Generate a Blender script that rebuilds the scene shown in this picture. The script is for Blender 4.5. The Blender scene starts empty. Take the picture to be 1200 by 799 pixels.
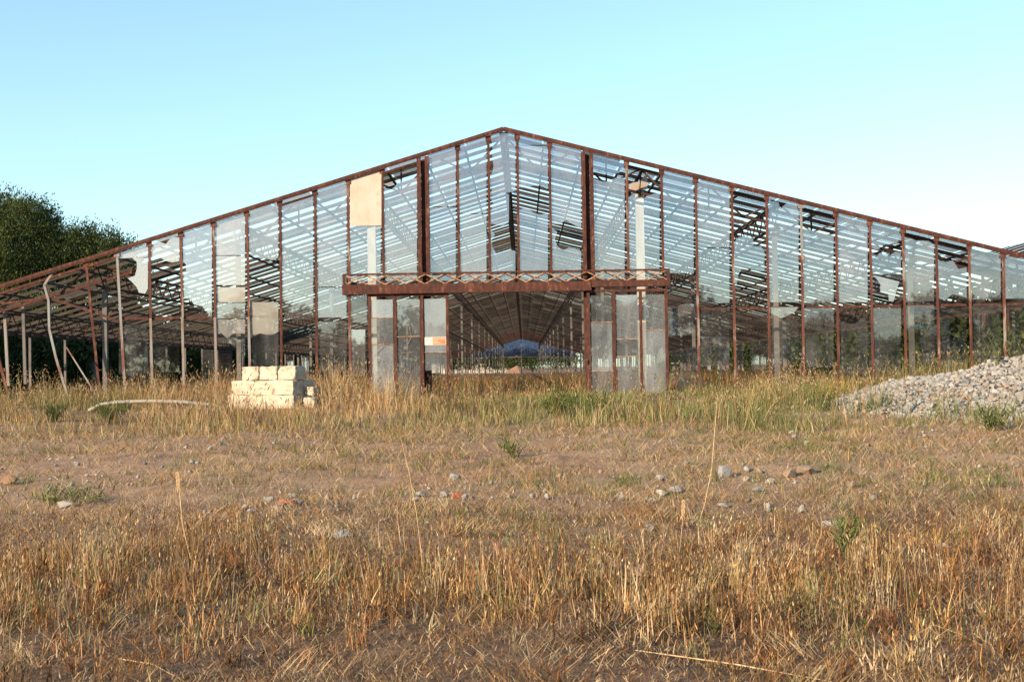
import bpy, math, random
import numpy as np
from mathutils import Vector, Matrix, Euler
from mathutils.geometry import delaunay_2d_cdt

random.seed(7)
rng = np.random.default_rng(11)
S = bpy.context.scene
COL = S.collection
R = math.radians

# ------------------------------------------------------------------ camera
EYE = Vector((0.0, 0.0, 0.70))          # z = 0 is the ground at the greenhouse front
FPX = 1500.0                            # focal length in pixels of a 1200 px wide frame
cam_d = bpy.data.cameras.new('camera')
cam_d.sensor_width = 22.5
cam_d.lens = FPX / 1200 * 22.5
cam_d.clip_start = 0.1
cam_d.clip_end = 9000
cam = bpy.data.objects.new('camera', cam_d)
COL.objects.link(cam)
CROT = (Matrix.Rotation(R(0.5), 3, 'Z') @ Matrix.Rotation(R(90 + 1.28), 3, 'X') @ Matrix.Rotation(R(-0.92), 3, 'Z'))
cam.matrix_world = Matrix.Translation(EYE) @ CROT.to_4x4()
S.camera = cam

# ------------------------------------------------------------------ sky and sun
SUN_EL, SUN_AZ = R(21), R(47)           # azimuth: measured to the left of straight behind the camera
sun_dir = Vector((-math.sin(SUN_AZ) * math.cos(SUN_EL), -math.cos(SUN_AZ) * math.cos(SUN_EL), math.sin(SUN_EL)))
W = bpy.data.worlds.new('World')
S.world = W
W.use_nodes = True
wn = W.node_tree.nodes
wl = W.node_tree.links
wn.clear()
sky = wn.new('ShaderNodeTexSky')
sky.sky_type = 'NISHITA'
sky.sun_disc = False
sky.sun_elevation = SUN_EL
sky.sun_rotation = math.atan2(sun_dir.x, sun_dir.y)
sky.altitude = 50
sky.air_density = 1.0
sky.dust_density = 0.5
sky.ozone_density = 1.0
wb = wn.new('ShaderNodeMix')
wb.data_type = 'RGBA'
wb.blend_type = 'MULTIPLY'
wb.inputs[0].default_value = 1.0
wb.inputs[7].default_value = (0.93, 1.15, 1.20, 1)     # white balance of the camera, even over the whole sky
bg = wn.new('ShaderNodeBackground')
bg.inputs['Strength'].default_value = 0.133
wo = wn.new('ShaderNodeOutputWorld')
gm_ = wn.new('ShaderNodeGamma')
gm_.inputs['Gamma'].default_value = 0.80
wl.new(sky.outputs[0], gm_.inputs['Color'])
wl.new(gm_.outputs[0], wb.inputs[6])
wl.new(wb.outputs[2], bg.inputs['Color'])
wl.new(bg.outputs[0], wo.inputs['Surface'])

sd = bpy.data.lights.new('sun', 'SUN')
sd.energy = 5.0
sd.angle = R(0.55)
sd.color = (1.0, 0.77, 0.52)
sun = bpy.data.objects.new('sun', sd)
COL.objects.link(sun)
sun.rotation_euler = sun_dir.to_track_quat('Z', 'Y').to_euler()

S.view_settings.view_transform = 'Standard'
S.view_settings.look = 'None'
S.view_settings.exposure = 1.12
S.view_settings.gamma = 1.0
S.view_settings.use_curve_mapping = False
S.render.engine = 'CYCLES'
S.cycles.max_bounces = 7
S.cycles.diffuse_bounces = 3
S.cycles.glossy_bounces = 3
S.cycles.transmission_bounces = 4
S.cycles.transparent_max_bounces = 40
S.cycles.use_denoising = True
S.cycles.caustics_reflective = False
S.cycles.caustics_refractive = False


# ------------------------------------------------------------------ helpers
def survey(u, v, Y):
    """point at depth Y on the sight line measured at pixel u, v of the photograph"""
    d = CROT @ Vector(((u - 600) / FPX, -(v - 399.5) / FPX, -1))
    return EYE + d * (Y / d.y)


def tag(o, label=None, cat=None, group=None, kind=None):
    if label:
        o['label'] = label
    if cat:
        o['category'] = cat
    if group:
        o['group'] = group
    if kind:
        o['kind'] = kind
    return o


def empty(name, loc=(0, 0, 0), rz=0.0):
    o = bpy.data.objects.new(name, None)
    o.location = loc
    o.rotation_euler = (0, 0, rz)
    o.empty_display_size = 0.3
    COL.objects.link(o)
    return o


def link(name, me, mat=None, parent=None, loc=None, rot=None):
    o = bpy.data.objects.new(name, me)
    if mat is not None and len(me.materials) == 0:
        me.materials.append(mat)
    COL.objects.link(o)
    if parent is not None:
        o.parent = parent
    if loc is not None:
        o.location = loc
    if rot is not None:
        o.rotation_euler = rot
    return o


class MB:
    """collects boxes, bars, tubes and prisms for one mesh"""
    def __init__(self):
        self.v, self.f = [], []

    def add(self, vs, fs):
        n = len(self.v)
        self.v += [tuple(p) for p in vs]
        self.f += [tuple(n + i for i in f) for f in fs]
        return self

    def box(self, a, b):
        x0, y0, z0 = a
        x1, y1, z1 = b
        return self.add([(x0, y0, z0), (x1, y0, z0), (x1, y1, z0), (x0, y1, z0), (x0, y0, z1), (x1, y0, z1), (x1, y1, z1), (x0, y1, z1)],
                        [(0, 3, 2, 1), (4, 5, 6, 7), (0, 1, 5, 4), (1, 2, 6, 5), (2, 3, 7, 6), (3, 0, 4, 7)])

    def bar(self, p, q, w, h, side=(0, 1, 0)):
        """rectangular bar from p to q: w along `side`, h across it"""
        p, q = Vector(p), Vector(q)
        d = (q - p).normalized()
        s = Vector(side)
        s = (s - d * s.dot(d)).normalized()
        t = d.cross(s)
        vs = []
        for c in (p, q):
            for i, j in ((-1, -1), (1, -1), (1, 1), (-1, 1)):
                vs.append(c + s * (w / 2 * i) + t * (h / 2 * j))
        return self.add(vs, [(0, 1, 2, 3), (7, 6, 5, 4), (0, 4, 5, 1), (1, 5, 6, 2), (2, 6, 7, 3), (3, 7, 4, 0)])

    def tube(self, pts, r, n=6):
        pts = [Vector(p) for p in pts]
        rs = r if isinstance(r, (list, tuple)) else [r] * len(pts)
        vs, fs = [], []
        for i, p in enumerate(pts):
            d = (pts[min(i + 1, len(pts) - 1)] - pts[max(i - 1, 0)]).normalized()
            a = Vector((0.13, 0.31, 0.94)) if abs(d.z) < 0.9 else Vector((1, 0.2, 0))
            s = d.cross(a).normalized()
            t = d.cross(s)
            for k in range(n):
                w = 2 * math.pi * k / n
                vs.append(p + (s * math.cos(w) + t * math.sin(w)) * rs[i])
        for i in range(len(pts) - 1):
            for k in range(n):
                a, b = i * n + k, i * n + (k + 1) % n
                fs.append((a, b, b + n, a + n))
        fs.append(tuple(range(n))[::-1])
        fs.append(tuple(range((len(pts) - 1) * n, len(pts) * n)))
        return self.add(vs, fs)

    def plate(self, poly, t):
        """poly: 3D outline; t: thickness vector"""
        n = len(poly)
        t = Vector(t)
        a = [Vector(p) for p in poly]
        d, up, s = t.normalized(), None, None
        s = d.orthogonal().normalized()
        up = d.cross(s)
        ov, _, tris, _, _, _ = delaunay_2d_cdt([Vector((p.dot(s), p.dot(up))) for p in a], [], [list(range(n))], 1, 1e-6)
        if len(ov) != n:
            raise ValueError('outline crosses itself')
        fs = []
        for q in tris:
            fs.append(tuple(q))
            fs.append(tuple(i + n for i in reversed(q)))
        for i in range(n):
            j = (i + 1) % n
            fs.append((i, j, j + n, i + n))
        return self.add(a + [p + t for p in a], fs)

    def mesh(self, name, smooth=False):
        me = bpy.data.meshes.new(name)
        me.from_pydata(self.v, [], self.f)
        me.update()
        import bmesh
        bm = bmesh.new()
        bm.from_mesh(me)
        bmesh.ops.recalc_face_normals(bm, faces=bm.faces)
        bm.to_mesh(me)
        bm.free()
        if smooth:
            for p in me.polygons:
                p.use_smooth = True
        return me

    def build(self, name, mat, parent=None, loc=None, rot=None, smooth=False):
        return link(name, self.mesh(name, smooth), mat, parent, loc, rot)


def np_mesh(name, verts, loops, starts, totals, mat, cols=None, parent=None, smooth=False):
    me = bpy.data.meshes.new(name)
    me.vertices.add(len(verts))
    me.vertices.foreach_set('co', np.asarray(verts, np.float32).ravel())
    me.loops.add(len(loops))
    me.loops.foreach_set('vertex_index', np.asarray(loops, np.int32))
    me.polygons.add(len(starts))
    me.polygons.foreach_set('loop_start', np.asarray(starts, np.int32))
    me.polygons.foreach_set('loop_total', np.asarray(totals, np.int32))
    if smooth:
        me.polygons.foreach_set('use_smooth', np.ones(len(starts), bool))
    me.update(calc_edges=True)
    if cols is not None:
        a = me.attributes.new('tint', 'FLOAT_COLOR', 'POINT')
        c4 = np.ones((len(verts), 4), np.float32)
        c4[:, :3] = cols
        a.data.foreach_set('color', c4.ravel())
    me.validate()
    return link(name, me, mat, parent)


# ------------------------------------------------------------------ materials
def mat(name):
    m = bpy.data.materials.new(name)
    m.use_nodes = True
    nt = m.node_tree
    nt.nodes.clear()
    return m, nt.nodes, nt.links


def node(ns, kind, **kw):
    n = ns.new(kind)
    for k, v in kw.items():
        setattr(n, k, v)
    return n


def noise(ns, ls, scale, detail=4, rough=0.6, vec=None, dist=0.0):
    n = ns.new('ShaderNodeTexNoise')
    n.inputs['Scale'].default_value = scale
    n.inputs['Detail'].default_value = detail
    n.inputs['Roughness'].default_value = rough
    n.inputs['Distortion'].default_value = dist
    if vec is not None:
        ls.new(vec, n.inputs['Vector'])
    return n


def ramp(ns, ls, fac, stops):
    r = ns.new('ShaderNodeValToRGB')
    el = r.color_ramp.elements
    while len(el) < len(stops):
        el.new(0.5)
    for e, (p, c) in zip(el, stops):
        e.position = p
        e.color = (*c, 1) if len(c) == 3 else c
    ls.new(fac, r.inputs[0])
    return r


def mapping(ns, ls, coord='Object', scale=(1, 1, 1), rnd=False):
    tc = ns.new('ShaderNodeTexCoord')
    mp = ns.new('ShaderNodeMapping')
    mp.inputs['Scale'].default_value = scale
    ls.new(tc.outputs[coord], mp.inputs[0])
    if rnd:
        oi = ns.new('ShaderNodeObjectInfo')
        mu = node(ns, 'ShaderNodeVectorMath', operation='SCALE')
        cb = ns.new('ShaderNodeCombineXYZ')
        for i in range(3):
            ls.new(oi.outputs['Random'], cb.inputs[i])
        ls.new(cb.outputs[0], mu.inputs[0])
        mu.inputs['Scale'].default_value = 37.0
        ls.new(mu.outputs[0], mp.inputs['Location'])
    return mp.outputs[0]


def solid(name, stops, scale=6, rough=0.85, bump=0.3, coord='Object', stretch=(1, 1, 1), rnd=True, detail=6, bscale=None, metal=0.0):
    m, ns, ls = mat(name)
    v = mapping(ns, ls, coord, stretch, rnd)
    n = noise(ns, ls, scale, detail, 0.65, v)
    r = ramp(ns, ls, n.outputs[0], stops)
    b = ns.new('ShaderNodeBsdfPrincipled')
    b.inputs['Roughness'].default_value = rough
    b.inputs['Metallic'].default_value = metal
    ls.new(r.outputs[0], b.inputs['Base Color'])
    if bump:
        n2 = noise(ns, ls, bscale or scale * 4, 5, 0.7, v)
        bp = ns.new('ShaderNodeBump')
        bp.inputs['Strength'].default_value = bump
        bp.inputs['Distance'].default_value = 0.02
        ls.new(n2.outputs[0], bp.inputs['Height'])
        ls.new(bp.outputs[0], b.inputs['Normal'])
    o = ns.new('ShaderNodeOutputMaterial')
    ls.new(b.outputs[0], o.inputs[0])
    return m


RUST = solid('rusted_steel', [(0.25, (0.016, 0.007, 0.006)), (0.42, (0.040, 0.012, 0.008)), (0.55, (0.070, 0.019, 0.011)), (0.64, (0.115, 0.042, 0.022)), (0.70, (0.16, 0.10, 0.075)), (0.75, (0.05, 0.022, 0.017))], 13, 0.9, 0.5, stretch=(1, 1, 0.35))
RUSTPAINT = solid('rust_with_old_paint', [(0.30, (0.028, 0.010, 0.007)), (0.47, (0.075, 0.020, 0.012)), (0.57, (0.115, 0.042, 0.025)), (0.62, (0.20, 0.175, 0.15)), (0.8, (0.26, 0.25, 0.23))], 5, 0.85, 0.35, stretch=(1, 1, 0.22))
PALEPAINT = solid('grey_paint_over_rust', [(0.40, (0.11, 0.035, 0.022)), (0.49, (0.17, 0.13, 0.11)), (0.58, (0.17, 0.18, 0.185)), (0.8, (0.25, 0.255, 0.255))], 4, 0.8, 0.25, stretch=(1, 1, 0.25))
DARKRUST = solid('dark_rusted_steel', [(0.3, (0.016, 0.008, 0.006)), (0.5, (0.034, 0.014, 0.009)), (0.7, (0.066, 0.029, 0.018))], 4, 0.9, 0.2)
BARSTEEL = solid('dark_weathered_bar', [(0.3, (0.013, 0.010, 0.008)), (0.5, (0.026, 0.019, 0.015)), (0.66, (0.044, 0.029, 0.021)), (0.78, (0.036, 0.017, 0.011))], 2.5, 0.85, 0.15)
GREYSTEEL = solid('weathered_grey_steel', [(0.3, (0.05, 0.047, 0.044)), (0.5, (0.10, 0.094, 0.088)), (0.66, (0.14, 0.12, 0.105)), (0.78, (0.12, 0.065, 0.045))], 2.5, 0.8, 0.15)
WHITEPOST = solid('white_painted_post', [(0.25, (0.36, 0.25, 0.17)), (0.36, (0.44, 0.41, 0.36)), (0.6, (0.56, 0.535, 0.485)), (0.8, (0.50, 0.47, 0.41))], 4, 0.75, 0.15, stretch=(1, 1, 0.3))
PALESTRIP = solid('pale_rusty_strip', [(0.3, (0.12, 0.04, 0.02)), (0.48, (0.24, 0.12, 0.065)), (0.6, (0.36, 0.27, 0.19)), (0.8, (0.22, 0.11, 0.055))], 9, 0.85, 0.2)
BOARD = solid('weathered_plywood', [(0.25, (0.36, 0.27, 0.20)), (0.42, (0.42, 0.345, 0.29)), (0.6, (0.45, 0.385, 0.34)), (0.75, (0.37, 0.27, 0.21))], 3, 0.9, 0.25, stretch=(1, 1, 0.6))
TUFF = solid('cream_tuff_stone', [(0.30, (0.16, 0.11, 0.075)), (0.42, (0.36, 0.30, 0.23)), (0.55, (0.43, 0.38, 0.305)), (0.75, (0.38, 0.335, 0.275))], 5, 0.95, 0.5, bscale=60)
BARK = solid('tree_bark', [(0.3, (0.05, 0.04, 0.03)), (0.6, (0.12, 0.095, 0.07)), (0.8, (0.16, 0.13, 0.10))], 6, 0.95, 0.6)
SIGNWHITE = solid('sign_white', [(0.3, (0.46, 0.45, 0.43)), (0.7, (0.54, 0.53, 0.51))], 12, 0.5, 0)
SIGNORANGE = solid('faded_orange', [(0.3, (0.50, 0.12, 0.035)), (0.6, (0.55, 0.18, 0.07)), (0.8, (0.58, 0.26, 0.13))], 7, 0.5, 0)
SIGNGREY = solid('sign_grey_ink', [(0.3, (0.36, 0.32, 0.30)), (0.7, (0.5, 0.45, 0.42))], 12, 0.6, 0)
SIGNPALE = solid('sign_pale_print', [(0.3, (0.55, 0.34, 0.22)), (0.7, (0.58, 0.43, 0.32))], 12, 0.6, 0)
PLASTER = solid('pale_plaster', [(0.3, (0.34, 0.31, 0.27)), (0.7, (0.44, 0.41, 0.37))], 1.5, 0.9, 0.1)
TERRACOTTA = solid('terracotta', [(0.3, (0.42, 0.15, 0.08)), (0.7, (0.52, 0.22, 0.12))], 3, 0.9, 0.3)
EARTH = solid('reddish_earth', [(0.3, (0.16, 0.09, 0.06)), (0.7, (0.24, 0.14, 0.095))], 2, 0.95, 0.4)
BRICKRED = solid('broken_brick', [(0.3, (0.30, 0.09, 0.045)), (0.7, (0.38, 0.13, 0.07))], 8, 0.9, 0.5)
PIPEPALE = solid('pale_old_pipe', [(0.3, (0.15, 0.13, 0.11)), (0.5, (0.27, 0.25, 0.215)), (0.7, (0.20, 0.165, 0.13))], 6, 0.8, 0.3)
STICK = solid('dry_stick', [(0.3, (0.30, 0.19, 0.10)), (0.6, (0.50, 0.36, 0.20)), (0.8, (0.58, 0.46, 0.30))], 14, 0.9, 0.2)


def glass(name, clear, gloss, dust_lo, dust_hi, dust_col, translucent=0.5, rough=0.02, nscale=2.2, streak=(1, 1, 0.35), wobble=0.012):
    """thin old pane: see-through, mirror-like at the surface, with a film of dirt"""
    m, ns, ls = mat(name)
    v = mapping(ns, ls, 'Object', streak, True)
    n = noise(ns, ls, nscale, 3.0, 0.55, v, 1.0)
    mr = node(ns, 'ShaderNodeMapRange')
    mr.inputs['From Min'].default_value = 0.32
    mr.inputs['From Max'].default_value = 0.72
    mr.inputs['To Min'].default_value = dust_lo
    mr.inputs['To Max'].default_value = dust_hi
    ls.new(n.outputs[0], mr.inputs['Value'])
    # dirt differs from pane to pane
    oi = ns.new('ShaderNodeObjectInfo')
    vr = node(ns, 'ShaderNodeMapRange')
    vr.inputs['To Min'].default_value = 0.3
    vr.inputs['To Max'].default_value = 1.9
    ls.new(oi.outputs['Random'], vr.inputs['Value'])
    mm = node(ns, 'ShaderNodeMath', operation='MULTIPLY', use_clamp=True)
    ls.new(mr.outputs[0], mm.inputs[0])
    ls.new(vr.outputs[0], mm.inputs[1])
    tr = ns.new('ShaderNodeBsdfTransparent')
    tr.inputs[0].default_value = (*clear, 1)
    gl = ns.new('ShaderNodeBsdfGlossy')
    gl.inputs['Roughness'].default_value = rough
    gl.inputs['Color'].default_value = (0.93, 0.92, 1.0, 1)
    n3 = noise(ns, ls, 0.8, 1, 0.4, v)
    bp = ns.new('ShaderNodeBump')
    bp.inputs['Strength'].default_value = wobble
    bp.inputs['Distance'].default_value = 0.05
    ls.new(n3.outputs[0], bp.inputs['Height'])
    ls.new(bp.outputs[0], gl.inputs['Normal'])
    fr = ns.new('ShaderNodeLayerWeight')          # Schlick, the same from both sides of the thin pane
    fr.inputs['Blend'].default_value = 0.5
    pw = node(ns, 'ShaderNodeMath', operation='POWER')
    ls.new(fr.outputs['Facing'], pw.inputs[0])
    pw.inputs[1].default_value = 5.0
    ad = node(ns, 'ShaderNodeMath', operation='MULTIPLY_ADD', use_clamp=True)
    ls.new(pw.outputs[0], ad.inputs[0])
    ad.inputs[1].default_value = 0.95
    ad.inputs[2].default_value = gloss + 0.04
    m1 = ns.new('ShaderNodeMixShader')
    ls.new(ad.outputs[0], m1.inputs[0])
    ls.new(tr.outputs[0], m1.inputs[1])
    ls.new(gl.outputs[0], m1.inputs[2])
    df = ns.new('ShaderNodeBsdfDiffuse')
    df.inputs[0].default_value = (*dust_col, 1)
    tl = ns.new('ShaderNodeBsdfTranslucent')
    tl.inputs[0].default_value = (*dust_col, 1)
    m2 = ns.new('ShaderNodeMixShader')
    m2.inputs[0].default_value = translucent
    ls.new(df.outputs[0], m2.inputs[1])
    ls.new(tl.outputs[0], m2.inputs[2])
    m3 = ns.new('ShaderNodeMixShader')
    ls.new(mm.outputs[0], m3.inputs[0])
    ls.new(m1.outputs[0], m3.inputs[1])
    ls.new(m2.outputs[0], m3.inputs[2])
    o = ns.new('ShaderNodeOutputMaterial')
    ls.new(m3.outputs[0], o.inputs[0])
    return m


# the panes are solids with two faces, so each face carries half of the effect
GLASS = glass('old_window_glass', (0.975, 0.985, 0.99), 0.095, 0.015, 0.10, (0.68, 0.68, 0.70))
GLASSLOW = glass('low_reflection_glass', (0.96, 0.975, 0.98), 0.03, 0.005, 0.05, (0.5, 0.5, 0.5))  # darkness of trees mirrored in the lower panes, put in as less gloss and dust
GLASSDUSTY = glass('dusty_glass', (0.95, 0.96, 0.955), 0.17, 0.11, 0.30, (0.70, 0.69, 0.67))
GLASSCREAM = glass('limed_and_sky_glow_glass', (0.85, 0.86, 0.84), 0.12, 0.28, 0.50, (0.52, 0.505, 0.46), 0.3, nscale=1.2)  # cream film: liming, and in one bay mirrored sky glow painted as colour
GLASSDOOR = glass('grimy_door_glass', (0.92, 0.95, 0.95), 0.08, 0.10, 0.30, (0.46, 0.50, 0.54), 0.4, nscale=1.6)
ROOFCLEAR = glass('roof_glass', (0.97, 0.98, 0.985), 0.02, 0.03, 0.14, (0.62, 0.60, 0.56), 0.6)
ROOFDUSTY = glass('dusty_roof_glass', (0.90, 0.91, 0.91), 0.02, 0.16, 0.50, (0.30, 0.255, 0.21), 0.55)
ROOFWHITE = glass('whitewashed_roof_glass', (0.8, 0.8, 0.8), 0.02, 0.60, 1.0, (0.72, 0.72, 0.70), 0.6)
BLUEPANE = glass('blue_tinted_panel', (0.34, 0.39, 0.56), 0.02, 0.12, 0.30, (0.12, 0.14, 0.24), 0.5)


def tinted(name, translucent=0.35, rough=0.75):
    """vegetation: colour of each blade or leaf is its own, carried by the mesh"""
    m, ns, ls = mat(name)
    at = node(ns, 'ShaderNodeAttribute', attribute_name='tint')
    df = ns.new('ShaderNodeBsdfDiffuse')
    tl = ns.new('ShaderNodeBsdfTranslucent')
    ls.new(at.outputs['Color'], df.inputs[0])
    ls.new(at.outputs['Color'], tl.inputs[0])
    mx = ns.new('ShaderNodeMixShader')
    mx.inputs[0].default_value = translucent
    ls.new(df.outputs[0], mx.inputs[1])
    ls.new(tl.outputs[0], mx.inputs[2])
    o = ns.new('ShaderNodeOutputMaterial')
    ls.new(mx.outputs[0], o.inputs[0])
    return m


STRAW = tinted('dry_grass', 0.30)
LEAF = tinted('leaf', 0.30)


def stone_mat(name, use_attr):
    m, ns, ls = mat(name)
    if use_attr:
        at = node(ns, 'ShaderNodeAttribute', attribute_name='tint')
        src = at.outputs['Fac']
        v = mapping(ns, ls, 'Object')
    else:
        oi = ns.new('ShaderNodeObjectInfo')
        src = oi.outputs['Random']
        v = mapping(ns, ls, 'Object', (1, 1, 1), True)
    r = ramp(ns, ls, src, [(0.0, (0.17, 0.168, 0.165)), (0.25, (0.25, 0.246, 0.235)), (0.45, (0.21, 0.205, 0.19)), (0.6, (0.30, 0.293, 0.275)),
                           (0.75, (0.22, 0.185, 0.145)), (0.86, (0.23, 0.165, 0.125)), (0.93, (0.09, 0.092, 0.10)), (1.0, (0.28, 0.27, 0.25))])
    n = noise(ns, ls, 16, 5, 0.7, v)
    mx = node(ns, 'ShaderNodeMix', data_type='RGBA', blend_type='OVERLAY')
    mx.inputs[0].default_value = 0.45
    ls.new(r.outputs[0], mx.inputs[6])
    g = ramp(ns, ls, n.outputs[0], [(0.3, (0.3, 0.3, 0.3)), (0.7, (0.65, 0.65, 0.65))])
    ls.new(g.outputs[0], mx.inputs[7])
    b = ns.new('ShaderNodeBsdfPrincipled')
    b.inputs['Roughness'].default_value = 0.9
    ls.new(mx.outputs[2], b.inputs['Base Color'])
    bp = ns.new('ShaderNodeBump')
    bp.inputs['Strength'].default_value = 0.4
    bp.inputs['Distance'].default_value = 0.01
    ls.new(n.outputs[0], bp.inputs['Height'])
    ls.new(bp.outputs[0], b.inputs['Normal'])
    o = ns.new('ShaderNodeOutputMaterial')
    ls.new(b.outputs[0], o.inputs[0])
    return m


STONE = stone_mat('crushed_stone', False)
STONEMASS = stone_mat('crushed_stone_mass', True)
ROCKGREY = solid('grey_field_stone', [(0.3, (0.17, 0.17, 0.18)), (0.6, (0.27, 0.265, 0.26)), (0.8, (0.33, 0.32, 0.30))], 7, 0.95, 0.6)
ROCKPALE = solid('pale_field_stone', [(0.3, (0.24, 0.22, 0.19)), (0.6, (0.36, 0.335, 0.30)), (0.8, (0.42, 0.39, 0.35))], 7, 0.95, 0.6)
ROCKTAN = solid('tan_field_stone', [(0.3, (0.17, 0.12, 0.085)), (0.6, (0.25, 0.185, 0.135)), (0.8, (0.30, 0.23, 0.175))], 7, 0.95, 0.6)


def ground_mat():
    m, ns, ls = mat('dry_field_earth')
    v = mapping(ns, ls, 'Object')
    big = noise(ns, ls, 0.35, 5, 0.6, v)
    mid = noise(ns, ls, 3.4, 8, 0.75, v)
    fine = noise(ns, ls, 22, 6, 0.8, v)
    earth = ramp(ns, ls, mid.outputs[0], [(0.32, (0.085, 0.045, 0.028)), (0.42, (0.21, 0.115, 0.069)), (0.55, (0.33, 0.205, 0.132)), (0.70, (0.42, 0.29, 0.20))])
    chaff = ramp(ns, ls, fine.outputs[0], [(0.30, (0.10, 0.064, 0.038)), (0.5, (0.28, 0.19, 0.112)), (0.68, (0.46, 0.345, 0.215))])
    cover = ramp(ns, ls, big.outputs[0], [(0.36, (0.15, 0.15, 0.15)), (0.62, (0.85, 0.85, 0.85))])
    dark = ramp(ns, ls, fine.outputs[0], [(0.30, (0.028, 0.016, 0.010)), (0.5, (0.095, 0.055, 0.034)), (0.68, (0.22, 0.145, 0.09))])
    zone = node(ns, 'ShaderNodeAttribute', attribute_name='tint')
    mx = node(ns, 'ShaderNodeMix', data_type='RGBA')
    ls.new(cover.outputs[0], mx.inputs[0])
    ls.new(earth.outputs[0], mx.inputs[6])
    ls.new(chaff.outputs[0], mx.inputs[7])
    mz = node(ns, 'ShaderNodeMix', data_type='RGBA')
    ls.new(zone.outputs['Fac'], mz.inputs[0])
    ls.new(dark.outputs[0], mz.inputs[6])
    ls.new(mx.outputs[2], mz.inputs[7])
    b = ns.new('ShaderNodeBsdfPrincipled')
    b.inputs['Roughness'].default_value = 0.97
    ls.new(mz.outputs[2], b.inputs['Base Color'])
    bp = ns.new('ShaderNodeBump')
    bp.inputs['Strength'].default_value = 0.7
    bp.inputs['Distance'].default_value = 0.06
    ad = node(ns, 'ShaderNodeMath', operation='MULTIPLY_ADD')
    ls.new(mid.outputs[0], ad.inputs[0])
    ad.inputs[1].default_value = 1.5
    ls.new(fine.outputs[0], ad.inputs[2])
    ls.new(ad.outputs[0], bp.inputs['Height'])
    ls.new(bp.outputs[0], b.inputs['Normal'])
    o = ns.new('ShaderNodeOutputMaterial')
    ls.new(b.outputs[0], o.inputs[0])
    return m


GROUND = ground_mat()


# ------------------------------------------------------------------ terrain
_k = np.random.default_rng(3)
_waves = [(_k.uniform(-1, 1, 2) * f, _k.uniform(0, 6.28), a) for f, a, c in ((0.5, .05, 4), (1.3, .028, 6), (3.0, .016, 8), (7.0, .008, 10)) for _ in range(c)]


def wob(x, y):
    """smooth irregular field about 0, about -1..1"""
    s = 0
    for (k, p, a) in _waves:
        s = s + a * np.sin(k[0] * x * 1.7 + k[1] * y * 1.7 + p + 0.6 * np.sin(k[1] * x - k[0] * y))
    return s


def patch(x, y, f, seed):
    g = np.random.default_rng(seed)
    s = 0
    for _ in range(7):
        kx, ky, p = g.uniform(-1, 1) * f, g.uniform(-1, 1) * f, g.uniform(0, 6.28)
        s = s + np.sin(kx * x + ky * y + p + 0.9 * np.sin(ky * x * 0.7 - kx * y * 0.7))
    return s / 3.2


def height(x, y):
    x = np.asarray(x, float)
    y = np.asarray(y, float)
    t = np.clip((y - 6) / 21, 0, 1)
    h = -0.85 + 0.85 * t
    near = np.clip((34 - np.abs(y)) / 6, 0, 1) * np.clip((22 - np.abs(x)) / 5, 0, 1)
    h = h + near * 0.42 * wob(x, y)
    # a low worn bank where the stubble ends
    edge = 9.5 + 0.35 * np.sin(x * 0.9 + 1.0) + 0.2 * np.sin(x * 2.3)
    h = h - 0.13 * near / (1 + np.exp(np.clip((y - edge) * 6, -60, 60))) * np.clip(0.4 + (x + 1) * 0.25, 0.25, 1)
    far = np.clip((np.abs(y) - 300) / 2500, 0, 1)
    return h + far * 4


def axis(lo, hi, step, out_lo, out_hi):
    a = list(np.arange(lo, hi + step / 2, step))
    s, c = step, hi
    while c < out_hi:
        s *= 1.3
        c += s
        a.append(c)
    s, c = step, lo
    while c > out_lo:
        s *= 1.3
        c -= s
        a.insert(0, c)
    return np.array(a)


xs = axis(-15, 15, 0.11, -4000, 4000)
ys = axis(4.5, 33, 0.11, -4000, 5000)
GX, GY = np.meshgrid(xs, ys)
nx, ny = len(xs), len(ys)
gv = np.stack([GX, GY, height(GX, GY)], -1).reshape(-1, 3)
ii, jj = np.meshgrid(np.arange(nx - 1), np.arange(ny - 1))
a = (jj * nx + ii).ravel()
quads = np.stack([a, a + 1, a + nx + 1, a + nx], 1)
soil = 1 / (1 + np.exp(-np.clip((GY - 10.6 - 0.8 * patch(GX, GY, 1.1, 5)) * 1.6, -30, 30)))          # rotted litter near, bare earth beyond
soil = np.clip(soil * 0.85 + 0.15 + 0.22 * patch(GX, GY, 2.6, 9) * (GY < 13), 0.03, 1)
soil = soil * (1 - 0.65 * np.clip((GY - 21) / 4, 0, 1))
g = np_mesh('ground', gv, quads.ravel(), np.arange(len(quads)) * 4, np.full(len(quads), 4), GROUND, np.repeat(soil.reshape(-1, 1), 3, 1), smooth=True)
tag(g, 'dry reddish earth field with straw litter and a worn track', 'ground', kind='structure')


def gz(x, y):
    return float(height(x, y))


def on_ground(u, v):
    """where the sight line at pixel u, v meets the ground"""
    lo, hi = 3.0, 60.0
    for _ in range(50):
        m = (lo + hi) / 2
        p = survey(u, v, m)
        if p.z > gz(p.x, p.y):
            lo = m
        else:
            hi = m
    p = survey(u, v, lo)
    return Vector((p.x, p.y, gz(p.x, p.y)))


# ------------------------------------------------------------------ the greenhouse
FY = 30.0                                 # depth of the front


def F(u, v, Y=FY):
    return survey(u, v, Y)


RIDGE = F(590, 149.5)
AX, RZ = RIDGE.x, RIDGE.z
pl = F(10, 331)
pr = F(1190, 296)
PITL = (RZ - pl.z) / (AX - pl.x)
PITR = (RZ - pr.z) / (pr.x - AX)
XL = AX - (RZ - 2.05) / PITL              # eaves
XR = AX + (RZ - 2.35) / PITR
LEN = 204.0
YEND = FY + LEN


def roof_z(x):
    return RZ - (AX - x) * PITL if x < AX else RZ - (x - AX) * PITR


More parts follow.
